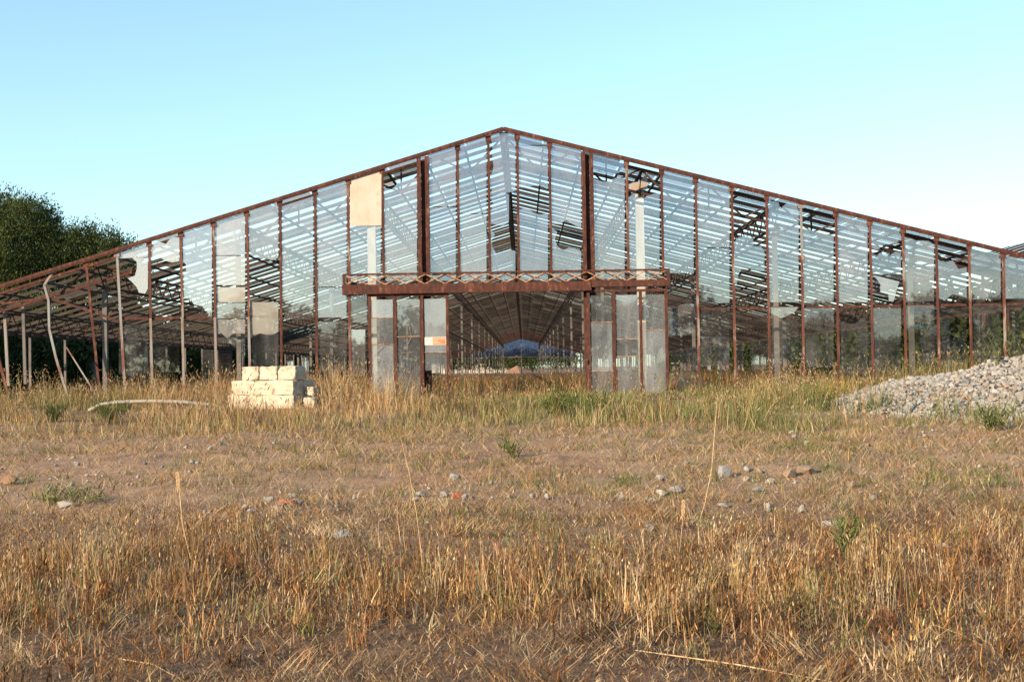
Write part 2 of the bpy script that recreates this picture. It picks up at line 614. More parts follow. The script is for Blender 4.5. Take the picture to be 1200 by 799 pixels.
gh = empty('greenhouse', (AX, FY, 0))
tag(gh, 'long derelict greenhouse with rusty frame and many broken glass panes', 'greenhouse')


def G(name, mb, m, smooth=False, parent=gh, loc=None):
    """mesh given in world coordinates becomes a child of the greenhouse"""
    o = mb.build(name, m, parent, smooth=smooth)
    o.location = -Vector((AX, FY, 0)) if loc is None else Vector(loc)
    return o


def P(name, me, m, at):
    return link(name, me, m, gh, loc=Vector(at) - Vector((AX, FY, 0)))


# rake beams: channel section with a lower lip
for xe in (XL, XR):
    b = MB()
    z0, z1 = RZ, roof_z(xe)
    b.bar((AX, FY - 0.02, z0 - 0.03), (xe, FY - 0.02, z1 - 0.03), 0.12, 0.07)
    b.bar((AX, FY - 0.055, z0 - 0.085), (xe, FY - 0.055, z1 - 0.085), 0.03, 0.03)
    G('rake_beam', b, RUST)

# mullion positions measured along the rake
MU = [-52, -14, 25, 65, 101, 137, 175, 212, 250, 289, 328, 369, 408, 448, 490.5, 500, 536, 572, 606, 644, 683, 692.5, 734, 775, 815, 857, 898, 938, 979, 1019, 1058, 1097, 1135, 1175, 1213, 1252]


def rake_v(u):
    return 149.5 + (590 - u) * (331 - 149.5) / 580 if u < 590 else 149.5 + (u - 590) * (296 - 149.5) / 600


MX = [F(u, rake_v(u)).x for u in MU]


def mullion(x0, z0, x1, z1, m, name='mullion', Y=FY):
    """T bar: flange to the front, web behind"""
    b = MB()
    d = Vector((x1 - x0, 0, z1 - z0)).normalized()
    j0, j1 = random.uniform(-0.008, 0.008), random.uniform(-0.014, 0.014)
    b.bar((x0 + j0, Y - 0.012, z0), (x1 + j1, Y - 0.012, z1), 0.014, 0.058)
    b.bar((x0 + j0, Y + 0.030, z0), (x1 + j1, Y + 0.030, z1), 0.066, 0.014)
    if z0 > 2.6:
        b.box((x0 - 0.065, Y - 0.031, z0 - 0.10), (x0 + 0.065, Y - 0.0225, z0 + 0.02))        # gusset
    return G(name, b, m)


DOOR_TOP = F(590, 340).z
TR_Z = F(590, 366).z                      # transom height
for u, x in zip(MU, MX):
    zt = roof_z(x) - 0.10
    zb = -0.15
    if 527 < u < 680:
        zb = DOOR_TOP + 0.05
    if u in (490.5, 500, 683, 692.5):
        continue
    if u in (65,):
        continue
    if u == 101:
        q = F(118, 462)
        mullion(x, zt, q.x, q.z - 0.05, RUST)
    elif u == 137:
        q = F(148, 466)
        mullion(x, zt, q.x, q.z - 0.1, PALEPAINT)
    elif u < 101:
        continue
    elif u in (175, 212, 250, 289):
        k = F(u + 3, 375)
        mullion(x, zt, x + 0.02, TR_Z, RUSTPAINT)
        mullion(x + 0.02, TR_Z - 0.004, x + 0.05, zb, PALEPAINT)
    elif u in (938,):
        mullion(x, zt, x, F(938, 300).z, PALEPAINT)
        mullion(x, F(938, 300).z - 0.003, x, zb, RUSTPAINT)
    else:
        mullion(x, zt, x, zb, RUSTPAINT if (u > 800 or u in (408, 734)) else RUST)

# bent post at the collapsed left corner, and the loose posts beside it
b = MB()
pts = [F(*p) for p in ((63, 318), (52, 334), (57, 352), (58, 386), (66, 420), (80, 466))]
for p, q in zip(pts[:-1], pts[1:]):
    b.bar(p, q, 0.045, 0.055)
tag(G('bent_post', b, PALEPAINT), 'buckled grey post of the collapsed left corner')
for (u0, v0, u1, v1, m_) in ((5, 352, 10, 452, PALEPAINT), (27, 352, 30, 450, GREYSTEEL), (-6, 404, 10, 462, RUSTPAINT), (-40, 352, -36, 460, GREYSTEEL)):
    b = MB()
    b.bar(F(u0, v0, FY + 0.5), F(u1, v1, FY + 0.5), 0.06, 0.07)
    G('corner_post', b, m_)
b = MB()
b.bar(F(78, 407, 29.6), F(120, 474, 29.3), 0.025, 0.03)
G('fallen_glazing_bar', b, PALEPAINT)

# double posts on both sides of the door bays: two channels with a dark slot between
for (ua, ub) in ((490.5, 500), (683, 692.5)):
    xa, xb = F(ua, rake_v(ua)).x, F(ub, rake_v(ub)).x
    b = MB()
    zt = roof_z((xa + xb) / 2) - 0.09
    for x in (xa, xb):
        b.box((x - 0.045, FY - 0.055, -0.15), (x + 0.045, FY + 0.02, zt))
        b.box((x - 0.012, FY + 0.02, -0.15), (x + 0.012, FY + 0.16, zt))
    b.box((xa + 0.045, FY + 0.06, 0.1), (xb - 0.045, FY + 0.09, zt - 0.1))
    for k in range(22):
        z = 2.7 + k * 0.14
        if z < zt - 0.2:
            b.box((xb - 0.02, FY - 0.064, z), (xb + 0.0, FY - 0.0555, z + 0.02))
    G('door_post', b, RUST)

# transom rails, bay by bay
def transom(u0, u1, v0=None, v1=None, sag=0.0):
    b = MB()
    if v0 is None:
        p, q = Vector((F(u0, 370).x, FY + 0.05, TR_Z)), Vector((F(u1, 360).x, FY + 0.05, TR_Z))
    else:
        p, q = F(u0, v0, FY + 0.05), F(u1, v1, FY + 0.05)
    b.bar(p, q, 0.05, 0.055)
    G('transom', b, RUST)


for k in range(len(MU) - 1):
    if 137 <= MU[k] < 408 or 775 <= MU[k]:
        transom(MU[k] + 2.2, MU[k + 1] - 2.0)
for seg in ((2, 55, 356, 349), (55, 92, 349, 360), (92, 112, 360, 366), (112, 139, 366, 377)):
    transom(*seg)

# the lattice truss behind the front, following the rake
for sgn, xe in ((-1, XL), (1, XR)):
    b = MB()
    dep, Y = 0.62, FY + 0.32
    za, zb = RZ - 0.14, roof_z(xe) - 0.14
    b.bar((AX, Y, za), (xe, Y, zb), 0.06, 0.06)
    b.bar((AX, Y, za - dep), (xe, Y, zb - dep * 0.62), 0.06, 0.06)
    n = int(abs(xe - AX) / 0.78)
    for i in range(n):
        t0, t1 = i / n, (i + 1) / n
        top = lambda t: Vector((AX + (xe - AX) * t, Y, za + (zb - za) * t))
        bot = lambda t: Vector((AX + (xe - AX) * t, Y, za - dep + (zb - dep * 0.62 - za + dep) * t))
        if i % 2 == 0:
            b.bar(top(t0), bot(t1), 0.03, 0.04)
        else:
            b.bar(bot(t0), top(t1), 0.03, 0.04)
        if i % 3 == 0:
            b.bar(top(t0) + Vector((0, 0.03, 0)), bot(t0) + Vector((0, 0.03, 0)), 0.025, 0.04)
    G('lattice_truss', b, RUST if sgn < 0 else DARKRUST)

# ridge beam
b = MB()
b.box((AX - 0.10, FY + 0.06, RZ - 0.16), (AX + 0.10, YEND, RZ - 0.10))
b.box((AX - 0.03, FY + 0.06, RZ - 0.34), (AX + 0.03, YEND, RZ - 0.16))
G('ridge_beam', b, GREYSTEEL)

# glazing rafters every metre of depth, from ridge to eaves
def rafter_mesh(xe):
    b = MB()
    z1 = roof_z(xe)
    b.bar((0, 0, -0.06), (xe - AX, 0, z1 - RZ - 0.06), 0.05, 0.085)
    return b.mesh('rafter')


RAFL, RAFR = rafter_mesh(XL), rafter_mesh(XR)
NR = int(LEN)
far_raf = MB()
for i in range(1, NR + 1):
    for me, xe in ((RAFL, XL), (RAFR, XR)):
        y = FY + i
        if i <= 150:
            P('rafter', me, BARSTEEL if i % 3 else DARKRUST, (AX, y, RZ + rng.normal(0, 0.012)))
        else:
            far_raf.bar((AX, y, RZ - 0.06), (xe, y, roof_z(xe) - 0.06), 0.05, 0.085)
tag(G('far_rafters', far_raf, DARKRUST), kind='stuff')

# purlins run the length of the house; lattice girders and columns carry them
PUR = 0.93
def purl_positions(xe):
    n = int(abs(xe - AX) / PUR)
    s = 1 if xe > AX else -1
    return [AX + s * PUR * (k + 1) for k in range(n)]


pos = purl_positions(XL) + purl_positions(XR)
for x in pos:
    b = MB()
    z = roof_z(x) - 0.125
    b.box((x - 0.022, FY + 0.4, z - 0.022), (x + 0.022, YEND, z + 0.022))
    G('purlin', b, BARSTEEL)
ROWS = [AX - 13, AX - 9.75, AX - 6.5, AX - 3.25, AX + 3.25, AX + 6.5, AX + 9.75, AX + 13]
for x in ROWS:
    b = MB()
    zt = roof_z(x) - 0.18
    dz = 0.46
    b.box((x - 0.03, FY + 0.36, zt - 0.05), (x + 0.03, YEND, zt))
    b.box((x - 0.03, FY + 0.36, zt - dz - 0.05), (x + 0.03, YEND, zt - dz))
    y = FY + 0.4
    k = 0
    step = 0.5
    while y + step < YEND:
        st = step if y < 80 else 1.0
        p, q = (x, y, zt - 0.03), (x, y + st, zt - dz - 0.02)
        if k % 2:
            p, q = (x, y, zt - dz - 0.02), (x, y + st, zt - 0.03)
        b.bar(p, q, 0.022, 0.03, side=(1, 0, 0))
        y += st
        k += 1
    G('lattice_girder', b, DARKRUST)

cmesh = {}
for x in ROWS:
    h = roof_z(x) - 0.70
    b = MB()
    b.box((-0.055, -0.055, -0.2), (0.055, 0.055, h))
    b.box((-0.13, -0.13, h), (0.13, 0.13, h + 0.04))
    me = b.mesh('column')
    wide = MB()
    wide.box((-0.10, -0.07, -0.2), (0.10, 0.07, h + 0.25))
    for k in range(0, 14):
        y = FY + 0.95 + 15 * k
        if k == 0:
            if abs(abs(x - AX) - 3.25) < 0.1:
                o = P('column', wide.mesh('column'), WHITEPOST, (x, y, 0))
                continue
            if abs(x - AX) > 12:
                continue
        P('column', me, GREYSTEEL if k != 3 else WHITEPOST, (x, y, 0))

b = MB()
b.plate([F(u, v, FY + 0.78) for (u, v) in ((733, 218), (742, 214), (750, 213), (755, 206), (758, 202), (759, 222), (750, 221), (744, 224), (735, 223))], (0, 0.012, 0))
tag(G('torn_sheet', b, BOARD), 'torn cream scrap of sheet on top of the right white column')

# side walls: posts and sill rails, some low glass left
for xe, side in ((XL, -1), (XR, 1)):
    b = MB()
    b.box((xe - 0.04, FY, roof_z(xe) - 0.12), (xe + 0.04, YEND, roof_z(xe) - 0.02))
    G('eaves_beam', b, DARKRUST)
    b = MB()
    b.box((xe - 0.03, FY, 0.0), (xe + 0.03, YEND, 0.30))
    G('base_wall', b, GREYSTEEL)
    pm = MB().box((-0.035, -0.035, -0.2), (0.035, 0.035, roof_z(xe) - 0.1)).mesh('side_post')
    for k in range(0, 68):
        P('side_post', pm, GREYSTEEL, (xe, FY + 0.1 + 3 * k, 0))
    gm = MB().box((-0.004, 0.05, 0.34), (0.004, 2.95, roof_z(xe) - 0.16)).mesh('side_pane')
    gm.materials.append(GLASSLOW)
    for k in range(0, 40):
        if rng.random() < (0.2 if side < 0 else 0.35):
            P('side_pane', gm, None, (xe, FY + 0.1 + 3 * k, 0))

# roof panes
def roof_pane_mesh(sgn, m, frac=1.0, name='roof_pane'):
    pit = PITL if sgn < 0 else PITR
    x0, x1 = 0.02, (PUR - 0.02) * frac
    b = MB()
    poly = [(sgn * x0, 0.03, -x0 * pit), (sgn * x1, 0.03, -x1 * pit), (sgn * x1, 0.97, -x1 * pit), (sgn * x0, 0.97, -x0 * pit)]
    b.plate(poly, (0, 0, 0.006))
    me = b.mesh(name)
    me.materials.append(m)
    return me


RM = {(s, k): roof_pane_mesh(s, m) for s in (-1, 1) for k, m in enumerate((ROOFCLEAR, ROOFDUSTY, ROOFWHITE))}
def pick(q, j):
    if j < 45:
        return 3 if q < 0.46 else 0 if q < 0.78 else 1 if q < 0.90 else 2
    return 3 if q < 0.28 else 0 if q < 0.50 else 1 if q < 0.90 else 2


cand = []
for s, xe in ((-1, XL), (1, XR)):
    n = int(abs(xe - AX) / PUR)
    for j in range(NR):
        bay = rng.random()
        base = pick(bay, j)
        for i in range(n):
            if i % 4 == 0 and rng.random() < 0.5:
                bay = rng.random()
                base = pick(bay, j)
            st = base if rng.random() < 0.75 else pick(rng.random(), j)
            if j > 60 and st == 3 and rng.random() < 0.6:
                st = 1
            if s < 0 and i > 8 and j < 60:
                st = 1 if rng.random() < 0.14 else 3      # stripped corner
            if st < 3:
                cand.append((j, i, s, st))
cand.sort(key=lambda c: c[0] + 0.25 * c[1])
far = {0: MB(), 1: MB(), 2: MB()}
for q, (j, i, s, st) in enumerate(cand):
    x, y = AX + s * PUR * i, FY + j
    if j == 0:
        y += 0.07
    z = roof_z(x) - 0.012
    if q < 300:
        P('roof_pane', RM[(s, st)], None, (x, y, z))
    else:
        pit = PITL if s < 0 else PITR
        x0, x1 = 0.02, PUR - 0.02
        dz = rng.normal(0, 0.004)
        far[st].add([(x + s * x0, y + .03, z - x0 * pit + dz), (x + s * x1, y + .03, z - x1 * pit + dz), (x + s * x1, y + .97, z - x1 * pit - dz), (x + s * x0, y + .97, z - x0 * pit - dz)], [(0, 1, 2, 3)])
for st, m_ in ((0, ROOFCLEAR), (1, ROOFDUSTY), (2, ROOFWHITE)):
    tag(G('far_roof_panes', far[st], m_), kind='stuff')

# far gable: posts, tie and bluish panels high up
b = MB()
for x in [AX] + ROWS[1:-1]:
    b.box((x - 0.09, YEND - 0.05, -0.2), (x + 0.09, YEND + 0.05, roof_z(x)))
b.box((XL, YEND - 0.06, 2.9), (XR, YEND + 0.04, 3.05))
G('far_end_frame', b, GREYSTEEL)
for k in range(len(ROWS) - 1):
    xa, xb = ROWS[k], ROWS[k + 1]
    pts = [(xa, YEND, 3.05), (xb, YEND, 3.05), (xb, YEND, roof_z(xb) - 0.1)]
    if xa < AX < xb:
        pts.append((AX, YEND, RZ - 0.1))
    pts.append((xa, YEND, roof_z(xa) - 0.1))
    if min(roof_z(xa), roof_z(xb)) > 3.4:
        G('far_end_panel', MB().plate(pts, (0, 0.02, 0)), BLUEPANE)

# ------------------------------------------------------------------ front panes
def jag(poly, amp, seg=5.0):
    """breaks long edges of a pixel outline into splintered steps"""
    out = []
    n = len(poly)
    for i in range(n):
        (x0, y0, e0), (x1, y1, _) = poly[i], poly[(i + 1) % n]
        out.append((x0, y0))
        if e0:
            L = math.hypot(x1 - x0, y1 - y0)
            k = max(2, int(L / seg))
            for j in range(1, k):
                t = j / k
                o = random.uniform(-amp, amp)
                out.append((x0 + (x1 - x0) * t - (y1 - y0) / L * o, y0 + (y1 - y0) * t + (x1 - x0) / L * o))
    return out


def pane(bay, top, bottom, m, label=None, name='front_pane', s0=0.0, s1=1.0, rag=(False, False), poly=None):
    """bay: index of the mullion on its left; top and bottom in photograph rows ('r' = under the rake), as (left, right) or one number"""
    ua, ub = MU[bay] + 2.0, MU[bay + 1] - 2.0
    u0, u1 = ua + (ub - ua) * s0, ua + (ub - ua) * s1
    if poly is None:
        def pair(q, off=0):
            if q == 'r':
                return rake_v(u0) + 5, rake_v(u1) + 5
            if isinstance(q, tuple) and q[0] == 'r':
                return rake_v(u0) + 5 + q[1], rake_v(u1) + 5 + q[1]
            return q if isinstance(q, tuple) else (q, q)
        (ta, tb), (ba, bb) = pair(top), pair(bottom)
        poly = [(u0, ta, rag[0]), (u1, tb, False), (u1, bb, rag[1]), (u0, ba, False)]
    else:
        poly = [(ua + (ub - ua) * p[0], p[1], len(p) > 2) for p in poly]
    # panes sit a little out of plane, as old putty lets them
    c = random.uniform(-0.006, 0.006)
    w = random.uniform(-0.014, 0.014)
    amp = 4.5
    while True:
        pts = []
        for (u, v) in jag(poly, amp, 7.0):
            q = F(u, v)
            pts.append((q.x, FY + 0.018 + c * (u - u0) / max(1, u1 - u0) + w * (q.z - 3) * 0.5, q.z))
        b = MB()
        try:
            b.plate(pts, (0, 0.004, 0))
            break
        except ValueError:
            amp *= 0.7
    o = G(name, b, m)
    if label:
        o['label'] = label
    return o


def I(u):
    return MU.index(u)


D_, C_, W_, L_ = GLASSDUSTY, GLASS, GLASSCREAM, GLASSLOW
pane(I(137), 'r', (303, 301), D_)
pane(I(137), 0, 0, D_, poly=[(0.45, 302), (1, 302), (1, 338, 1), (0.7, 343, 1), (0.3, 326, 1), (0.62, 314, 1)])
pane(I(137), 380, 438, L_, rag=(False, True))
pane(I(175), ('r', 5), (303, 306), D_, rag=(True, True))
pane(I(175), 380, 436, L_)
pane(I(212), 'r', 0, D_, poly=[(0, rake_v(214) + 5), (1, rake_v(248) + 5), (1, 373), (0.85, 366, 1), (0.4, 357, 1), (0, 349, 1)])  # lower edge shaped like the hill outline mirrored in the pane
pane(I(250), 'r', 299, D_)
pane(I(250), 300, 334, D_)
pane(I(250), 336.5, 354, W_, 'limed cream pane, upper of two')
pane(I(250), 355, 373, W_)
pane(I(250), 374, (394, 391), D_, rag=(False, True))
pane(I(250), 0, 0, C_, poly=[(0.0, 396), (0.7, 394, 1), (1.0, 396), (1.0, 420, 1), (0.85, 410, 1), (0.5, 402, 1)])
pane(I(289), ('r', 2), (298, 302), C_, rag=(False, True))
pane(I(289), 354, 389, W_, 'pane coloured like cream sky reflection, lower edge ragged like mirrored trees', rag=(False, True))  # sky reflection painted by the cream film, mirrored treeline by the edge
pane(I(289), 391, 428, L_)
pane(I(328), ('r', 6), 374, C_)
pane(I(369), 'r', 336, C_)
pane(I(369), 337, 372, C_)
pane(I(369), 377, 436, L_)
pane(I(408), 265, 329, C_)
pane(I(408), 344, 378, L_, s1=0.55)
pane(I(408), 386, 440, D_, s1=0.5)
pane(I(448), ('r', 22), 329, C_, rag=(True, False))
pane(I(500), 'r', 242, C_)
pane(I(500), 243, 329, C_)
pane(I(536), 'r', 250, C_)
pane(I(536), 251, 329, C_)
pane(I(572), 'r', 0, C_, poly=[(0, rake_v(574) + 5), (0.47, 154), (1, rake_v(604) + 5), (1, 224), (0, 230, 1)])
pane(I(572), 0, 0, C_, poly=[(0, 231, 1), (0.75, 228), (0.75, 260, 1), (0, 262, 1)])
pane(I(572), 0, 0, C_, poly=[(0, 268), (0.2, 275, 1), (0.25, 297, 1), (1, 294), (1, 328), (0, 328)])
pane(I(606), 'r', 170, C_)
pane(I(606), 171, (219, 222), C_, rag=(False, True))
pane(I(606), (246, 249), 328, C_, rag=(True, False))
pane(I(644), 'r', 0, C_, poly=[(0, rake_v(646) + 5), (1, rake_v(681) + 5), (1, 268, 1), (0.5, 258, 1), (0, 262)])
pane(I(644), 0, 0, C_, poly=[(0, 266), (0.2, 272, 1), (0.2, 288, 1), (1, 294), (1, 327), (0, 328)])
pane(I(692.5), 'r', (203, 199), C_, rag=(False, True))
pane(I(692.5), 209, 327, C_, rag=(True, False))
pane(I(734), (232, 226), 326, C_, rag=(True, False))
pane(I(775), 'r', 320, C_)
pane(I(775), 0, 0, C_, poly=[(0.02, 357), (0.3, 362, 1), (1, 356, 1), (1, 392), (0, 394)])
pane(I(815), 'r', 290, C_)
pane(I(815), 291, 355, C_)
pane(I(815), 361, 393, L_)
pane(I(815), 394, 430, L_, rag=(False, True))
pane(I(857), 0, 0, C_, poly=[(0, 286, 1), (0.4, 276, 1), (1, 296), (1, 318, 1), (0.25, 316, 1), (0, 340)])
pane(I(898), 0, 0, C_, poly=[(0.02, 228, 1), (0.4, 245, 1), (0.75, 232, 1), (1, 226), (1, 354), (0, 354)])
pane(I(898), 0, 0, W_, 'triangular cream shard under the rail', poly=[(0, 360), (1, 360), (0.85, 366, 1), (0.45, 373, 1), (0.1, 368, 1)])
pane(I(898), 374, 428, L_)
pane(I(938), (266, 275), 355, C_, rag=(True, False))
pane(I(938), 361, 430, L_)
pane(I(979), 'r', 354, C_)
pane(I(979), 376, 438, L_, rag=(True, False))
pane(I(1019), 'r', 0, C_, poly=[(0, rake_v(1021) + 5), (1, rake_v(1056) + 5), (1, 279, 1), (0.4, 287, 1), (0, 291)])
pane(I(1019), 0, 0, D_, poly=[(0.05, 322), (0.5, 326), (0.95, 330), (0.75, 353), (0.6, 353, 1)])
pane(I(1019), 296, 321, C_, rag=(True, False))
pane(I(1019), 361, 436, L_)
pane(I(1058), ('r', 9), 353, C_, rag=(True, False))
pane(I(1058), 358, 424, L_, rag=(False, True))
pane(I(1097), ('r', 26), 349, C_, rag=(True, True))
pane(I(1097), 360, 430, L_)
pane(I(1135), 'r', 351, C_)
pane(I(1135), 357, 424, L_)
pane(I(1175), 'r', 350, C_)
pane(I(1175), 356, 420, L_)
pane(I(1213), 'r', 350, C_)
pane(I(1213), 356, 420, L_)

# plywood board closing the top of one bay
b = MB()
pts = [F(410.2, rake_v(410) + 3.5), F(447, rake_v(447) + 1), F(447, 264.5), F(410.2, 265)]
b.plate([(p.x, FY - 0.02, p.z) for p in pts], (0, 0.012, 0))
tag(G('board_panel', b, BOARD), 'pale weathered board in place of a pane')

# ------------------------------------------------------------------ door track beam with lattice rail
BZ0, BZ1 = DOOR_TOP - 0.03, DOOR_TOP + 0.16
bx0, bxm, bx1 = F(403, 336).x, F(692, 334).x, F(784, 332).x
b = MB()
b.box((bx0, FY - 0.30, BZ0), (bxm, FY - 0.07, BZ1))
b.box((bxm + 0.01, FY - 0.29, BZ0 + 0.05), (bx1, FY - 0.07, BZ1 + 0.01))
b.box((bx0, FY - 0.315, BZ0 - 0.03), (bxm, FY - 0.15, BZ0 - 0.002))
track = G('door_track_beam', b, RUST)
LZ0, LZ1 = BZ1, BZ1 + 0.25
b = MB()
b.bar((bx0, FY - 0.2, LZ1), (bx1, FY - 0.2, LZ1), 0.05, 0.035)
for x in (bx0 + 0.03, bx1 - 0.03):
    b.box((x - 0.03, FY - 0.23, LZ0), (x + 0.03, FY - 0.17, LZ1))
rail = G('lattice_rail', b, RUST)
n = 16
stp = (bx1 - bx0 - 0.12) / n
for i in range(n):
    for ph in (0, 1):
        x0 = bx0 + 0.06 + i * stp
        z0, z1 = (LZ0 + 0.015, LZ1 - 0.02) if (i + ph) % 2 else (LZ1 - 0.02, LZ0 + 0.015)
        b = MB()
        b.bar((x0, FY - 0.205 + 0.008 * ph, z0), (x0 + stp, FY - 0.205 + 0.008 * ph, z1 + rng.normal(0, 0.012)), 0.007, 0.026)
        o = b.build('strip', PALESTRIP, rail)


# ------------------------------------------------------------------ sliding doors
def door(u0, u1, v0, v1, hits, Y, label):
    """frame, stiles and three tall panes, each of two or three lights"""
    a, c = F((u0), v0, Y), F((u1), v1, Y)
    x0, x1 = F(u0, (v0 + v1) / 2, Y).x, F(u1, (v0 + v1) / 2, Y).x
    zt, zb = F((u0 + u1) / 2, v0, Y).z, F((u0 + u1) / 2, v1, Y).z
    b = MB()
    b.box((x0, Y - 0.03, zt - 0.06), (x1, Y + 0.03, zt))
    for k in range(4):
        x = x0 + (x1 - x0) * k / 3
        w = 0.034
        if k == 0:
            x += w
        if k == 3:
            x -= w
        b.box((x - w, Y - 0.028, zb), (x + w, Y + 0.028, zt - 0.061))
    b.box((x0 + 0.07, Y - 0.02, zb + 0.02), (x1 - 0.07, Y + 0.02, zb + 0.08))
    d = G('sliding_door', b, RUST)
    d['label'] = label
    for k in range(3):
        xa = x0 + (x1 - x0) * k / 3 + 0.05
        xb = x0 + (x1 - x0) * (k + 1) / 3 - 0.05
        lights = hits[k]
        for (za, zc) in lights:
            za, zc = zt + (zb - zt) * za, zt + (zb - zt) * zc
            y = Y + random.uniform(-0.004, 0.004)
            b = MB()
            b.plate([(xa, y, za - 0.006), (xb, y + random.uniform(-0.006, 0.006), za - 0.006), (xb, y, zc + 0.006), (xa, y, zc + 0.006)], (0, 0.004, 0))
            b.build('door_pane', GLASSDOOR, d)
        for (za, zc) in lights[:-1]:
            z = zt + (zb - zt) * zc
            b = MB()
            b.box((xa - 0.02, Y - 0.016, z - 0.008), (xb + 0.02, Y - 0.008, z + 0.008))
            b.build('glazing_bar', PALESTRIP, d)
    return d


dl = door(432, 526.5, 344, 470, [[(0.05, 0.22), (0.22, 0.47), (0.47, 0.98)], [(0.05, 0.40), (0.40, 0.99)], [(0.05, 0.55), (0.55, 0.72)]], FY - 0.20, 'left sliding door leaf carrying the orange sign')
dr = door(688.5, 783, 339, 466, [[(0.05, 0.30), (0.30, 0.75), (0.75, 0.99)], [(0.05, 0.46), (0.46, 0.62), (0.62, 0.99)], [(0.05, 0.38), (0.38, 0.98)]], FY - 0.20, 'right sliding door leaf with three grey panes')
# cracks and putty lines on the panes of the left leaf, as thin raised seams
def seam(pxs, d, Y):
    b = MB()
    b.tube([F(u, v, Y) for (u, v) in pxs], 0.0045, 5)
    b.build('putty_seam', PALESTRIP, d)


YS = FY - 0.222
seam([(436, 391), (442, 392), (447, 396), (450, 404)], dl, YS)
seam([(450, 405), (444, 411), (437, 418)], dl, YS)
seam([(478, 374), (480, 384), (482, 394)], dl, YS)
seam([(482, 395), (478, 403), (474, 405), (473, 413)], dl, YS)
seam([(470, 413.5), (484, 413)], dl, YS)
seam([(467, 350), (468, 358), (465, 366)], dl, YS)
seam([(723, 385), (735, 387), (748, 391)], dr, YS)
b = MB()
b.box((-0.03, -0.05, -0.05), (0.03, 0.0, 0.05))
o = b.build('door_handle', DARKRUST, dr)
o.location = F(684.5, 424, FY - 0.22) + Vector((0.05, 0, 0))

# warning sign on the left leaf
q0, q1 = F(497.8, 395.0, FY - 0.21), F(522.4, 404.2, FY - 0.21)
sg = empty('warning_sign', ((q0.x + q1.x) / 2, FY - 0.2045, (q0.z + q1.z) / 2))
tag(sg, 'small white and orange warning sign on left door leaf', 'sign')
w, h = 0.5, 0.185
MB().box((-w / 2, -0.003, -h / 2), (w / 2, 0.004, h / 2)).build('plate', SIGNWHITE, sg)
MB().box((-0.06, -0.006, -h / 2 + 0.012), (w / 2 - 0.014, -0.0035, h / 2 - 0.012)).build('orange_field', SIGNORANGE, sg)
b = MB()
ring = [(math.cos(t) * 0.062 - 0.157, -0.005, math.sin(t) * 0.062) for t in np.linspace(0, 2 * math.pi, 25)]
b.tube(ring, 0.006, 4)
b.bar((-0.157 - 0.042, -0.005, 0.042), (-0.157 + 0.042, -0.005, -0.042), 0.004, 0.012)
b.build('round_pictogram', SIGNGREY, sg)
for k, (zz, xa, xb) in enumerate(((0.048, -0.05, 0.2), (0.012, -0.05, 0.06), (-0.02, -0.05, 0.09), (-0.05, -0.05, 0.13))):
    MB().box((xa, -0.0075, zz - 0.007), (xb, -0.0062, zz + 0.007)).build('print_line', SIGNPALE, sg)

# ------------------------------------------------------------------ second greenhouse to the right
g2 = empty('greenhouse', (17.0, 44, 0))
tag(g2, 'second rusty greenhouse roof just showing behind the right end', 'greenhouse')
b = MB()
pa, pb = Vector((15.8, 44, 3.95)), Vector((24.0, 44, 6.35))
b.bar(pa, pb, 0.14, 0.14)
b.bar(pa - Vector((0, 0, 0.5)), pb - Vector((0, 0, 0.5)), 0.08, 0.08)
for k in range(9):
    p = pa.lerp(pb, k / 9)
    b.bar(p, pa.lerp(pb, (k + 1) / 9) - Vector((0, 0, 0.5)), 0.04, 0.05)
o = b.build('rake_beam', RUST, g2)
o.location = (-17, -44, 0)
for k in range(11):
    p = pa.lerp(pb, k / 10)
    o = MB().box((p.x - 0.04, 43.97, -0.2), (p.x + 0.04, 44.05, p.z - 0.05)).build('mullion', RUST, g2)
    o.location = (-17, -44, 0)
for k in range(40):
    o = MB().bar(pa + Vector((0, 1 + k, -0.02)), pb + Vector((0, 1 + k, -0.02)), 0.05, 0.09).build('rafter', DARKRUST, g2)
    o.location = (-17, -44, 0)
    if k % 4 == 2:
        o = MB().plate([pa + Vector((0, k + .05, 0.06)), pb + Vector((0, k + .05, 0.06)), pb + Vector((0, k + .95, 0.06)), pa + Vector((0, k + .95, 0.06))], (0, 0, 0.006)).build('roof_pane', ROOFDUSTY, g2)
        o.location = (-17, -44, 0)

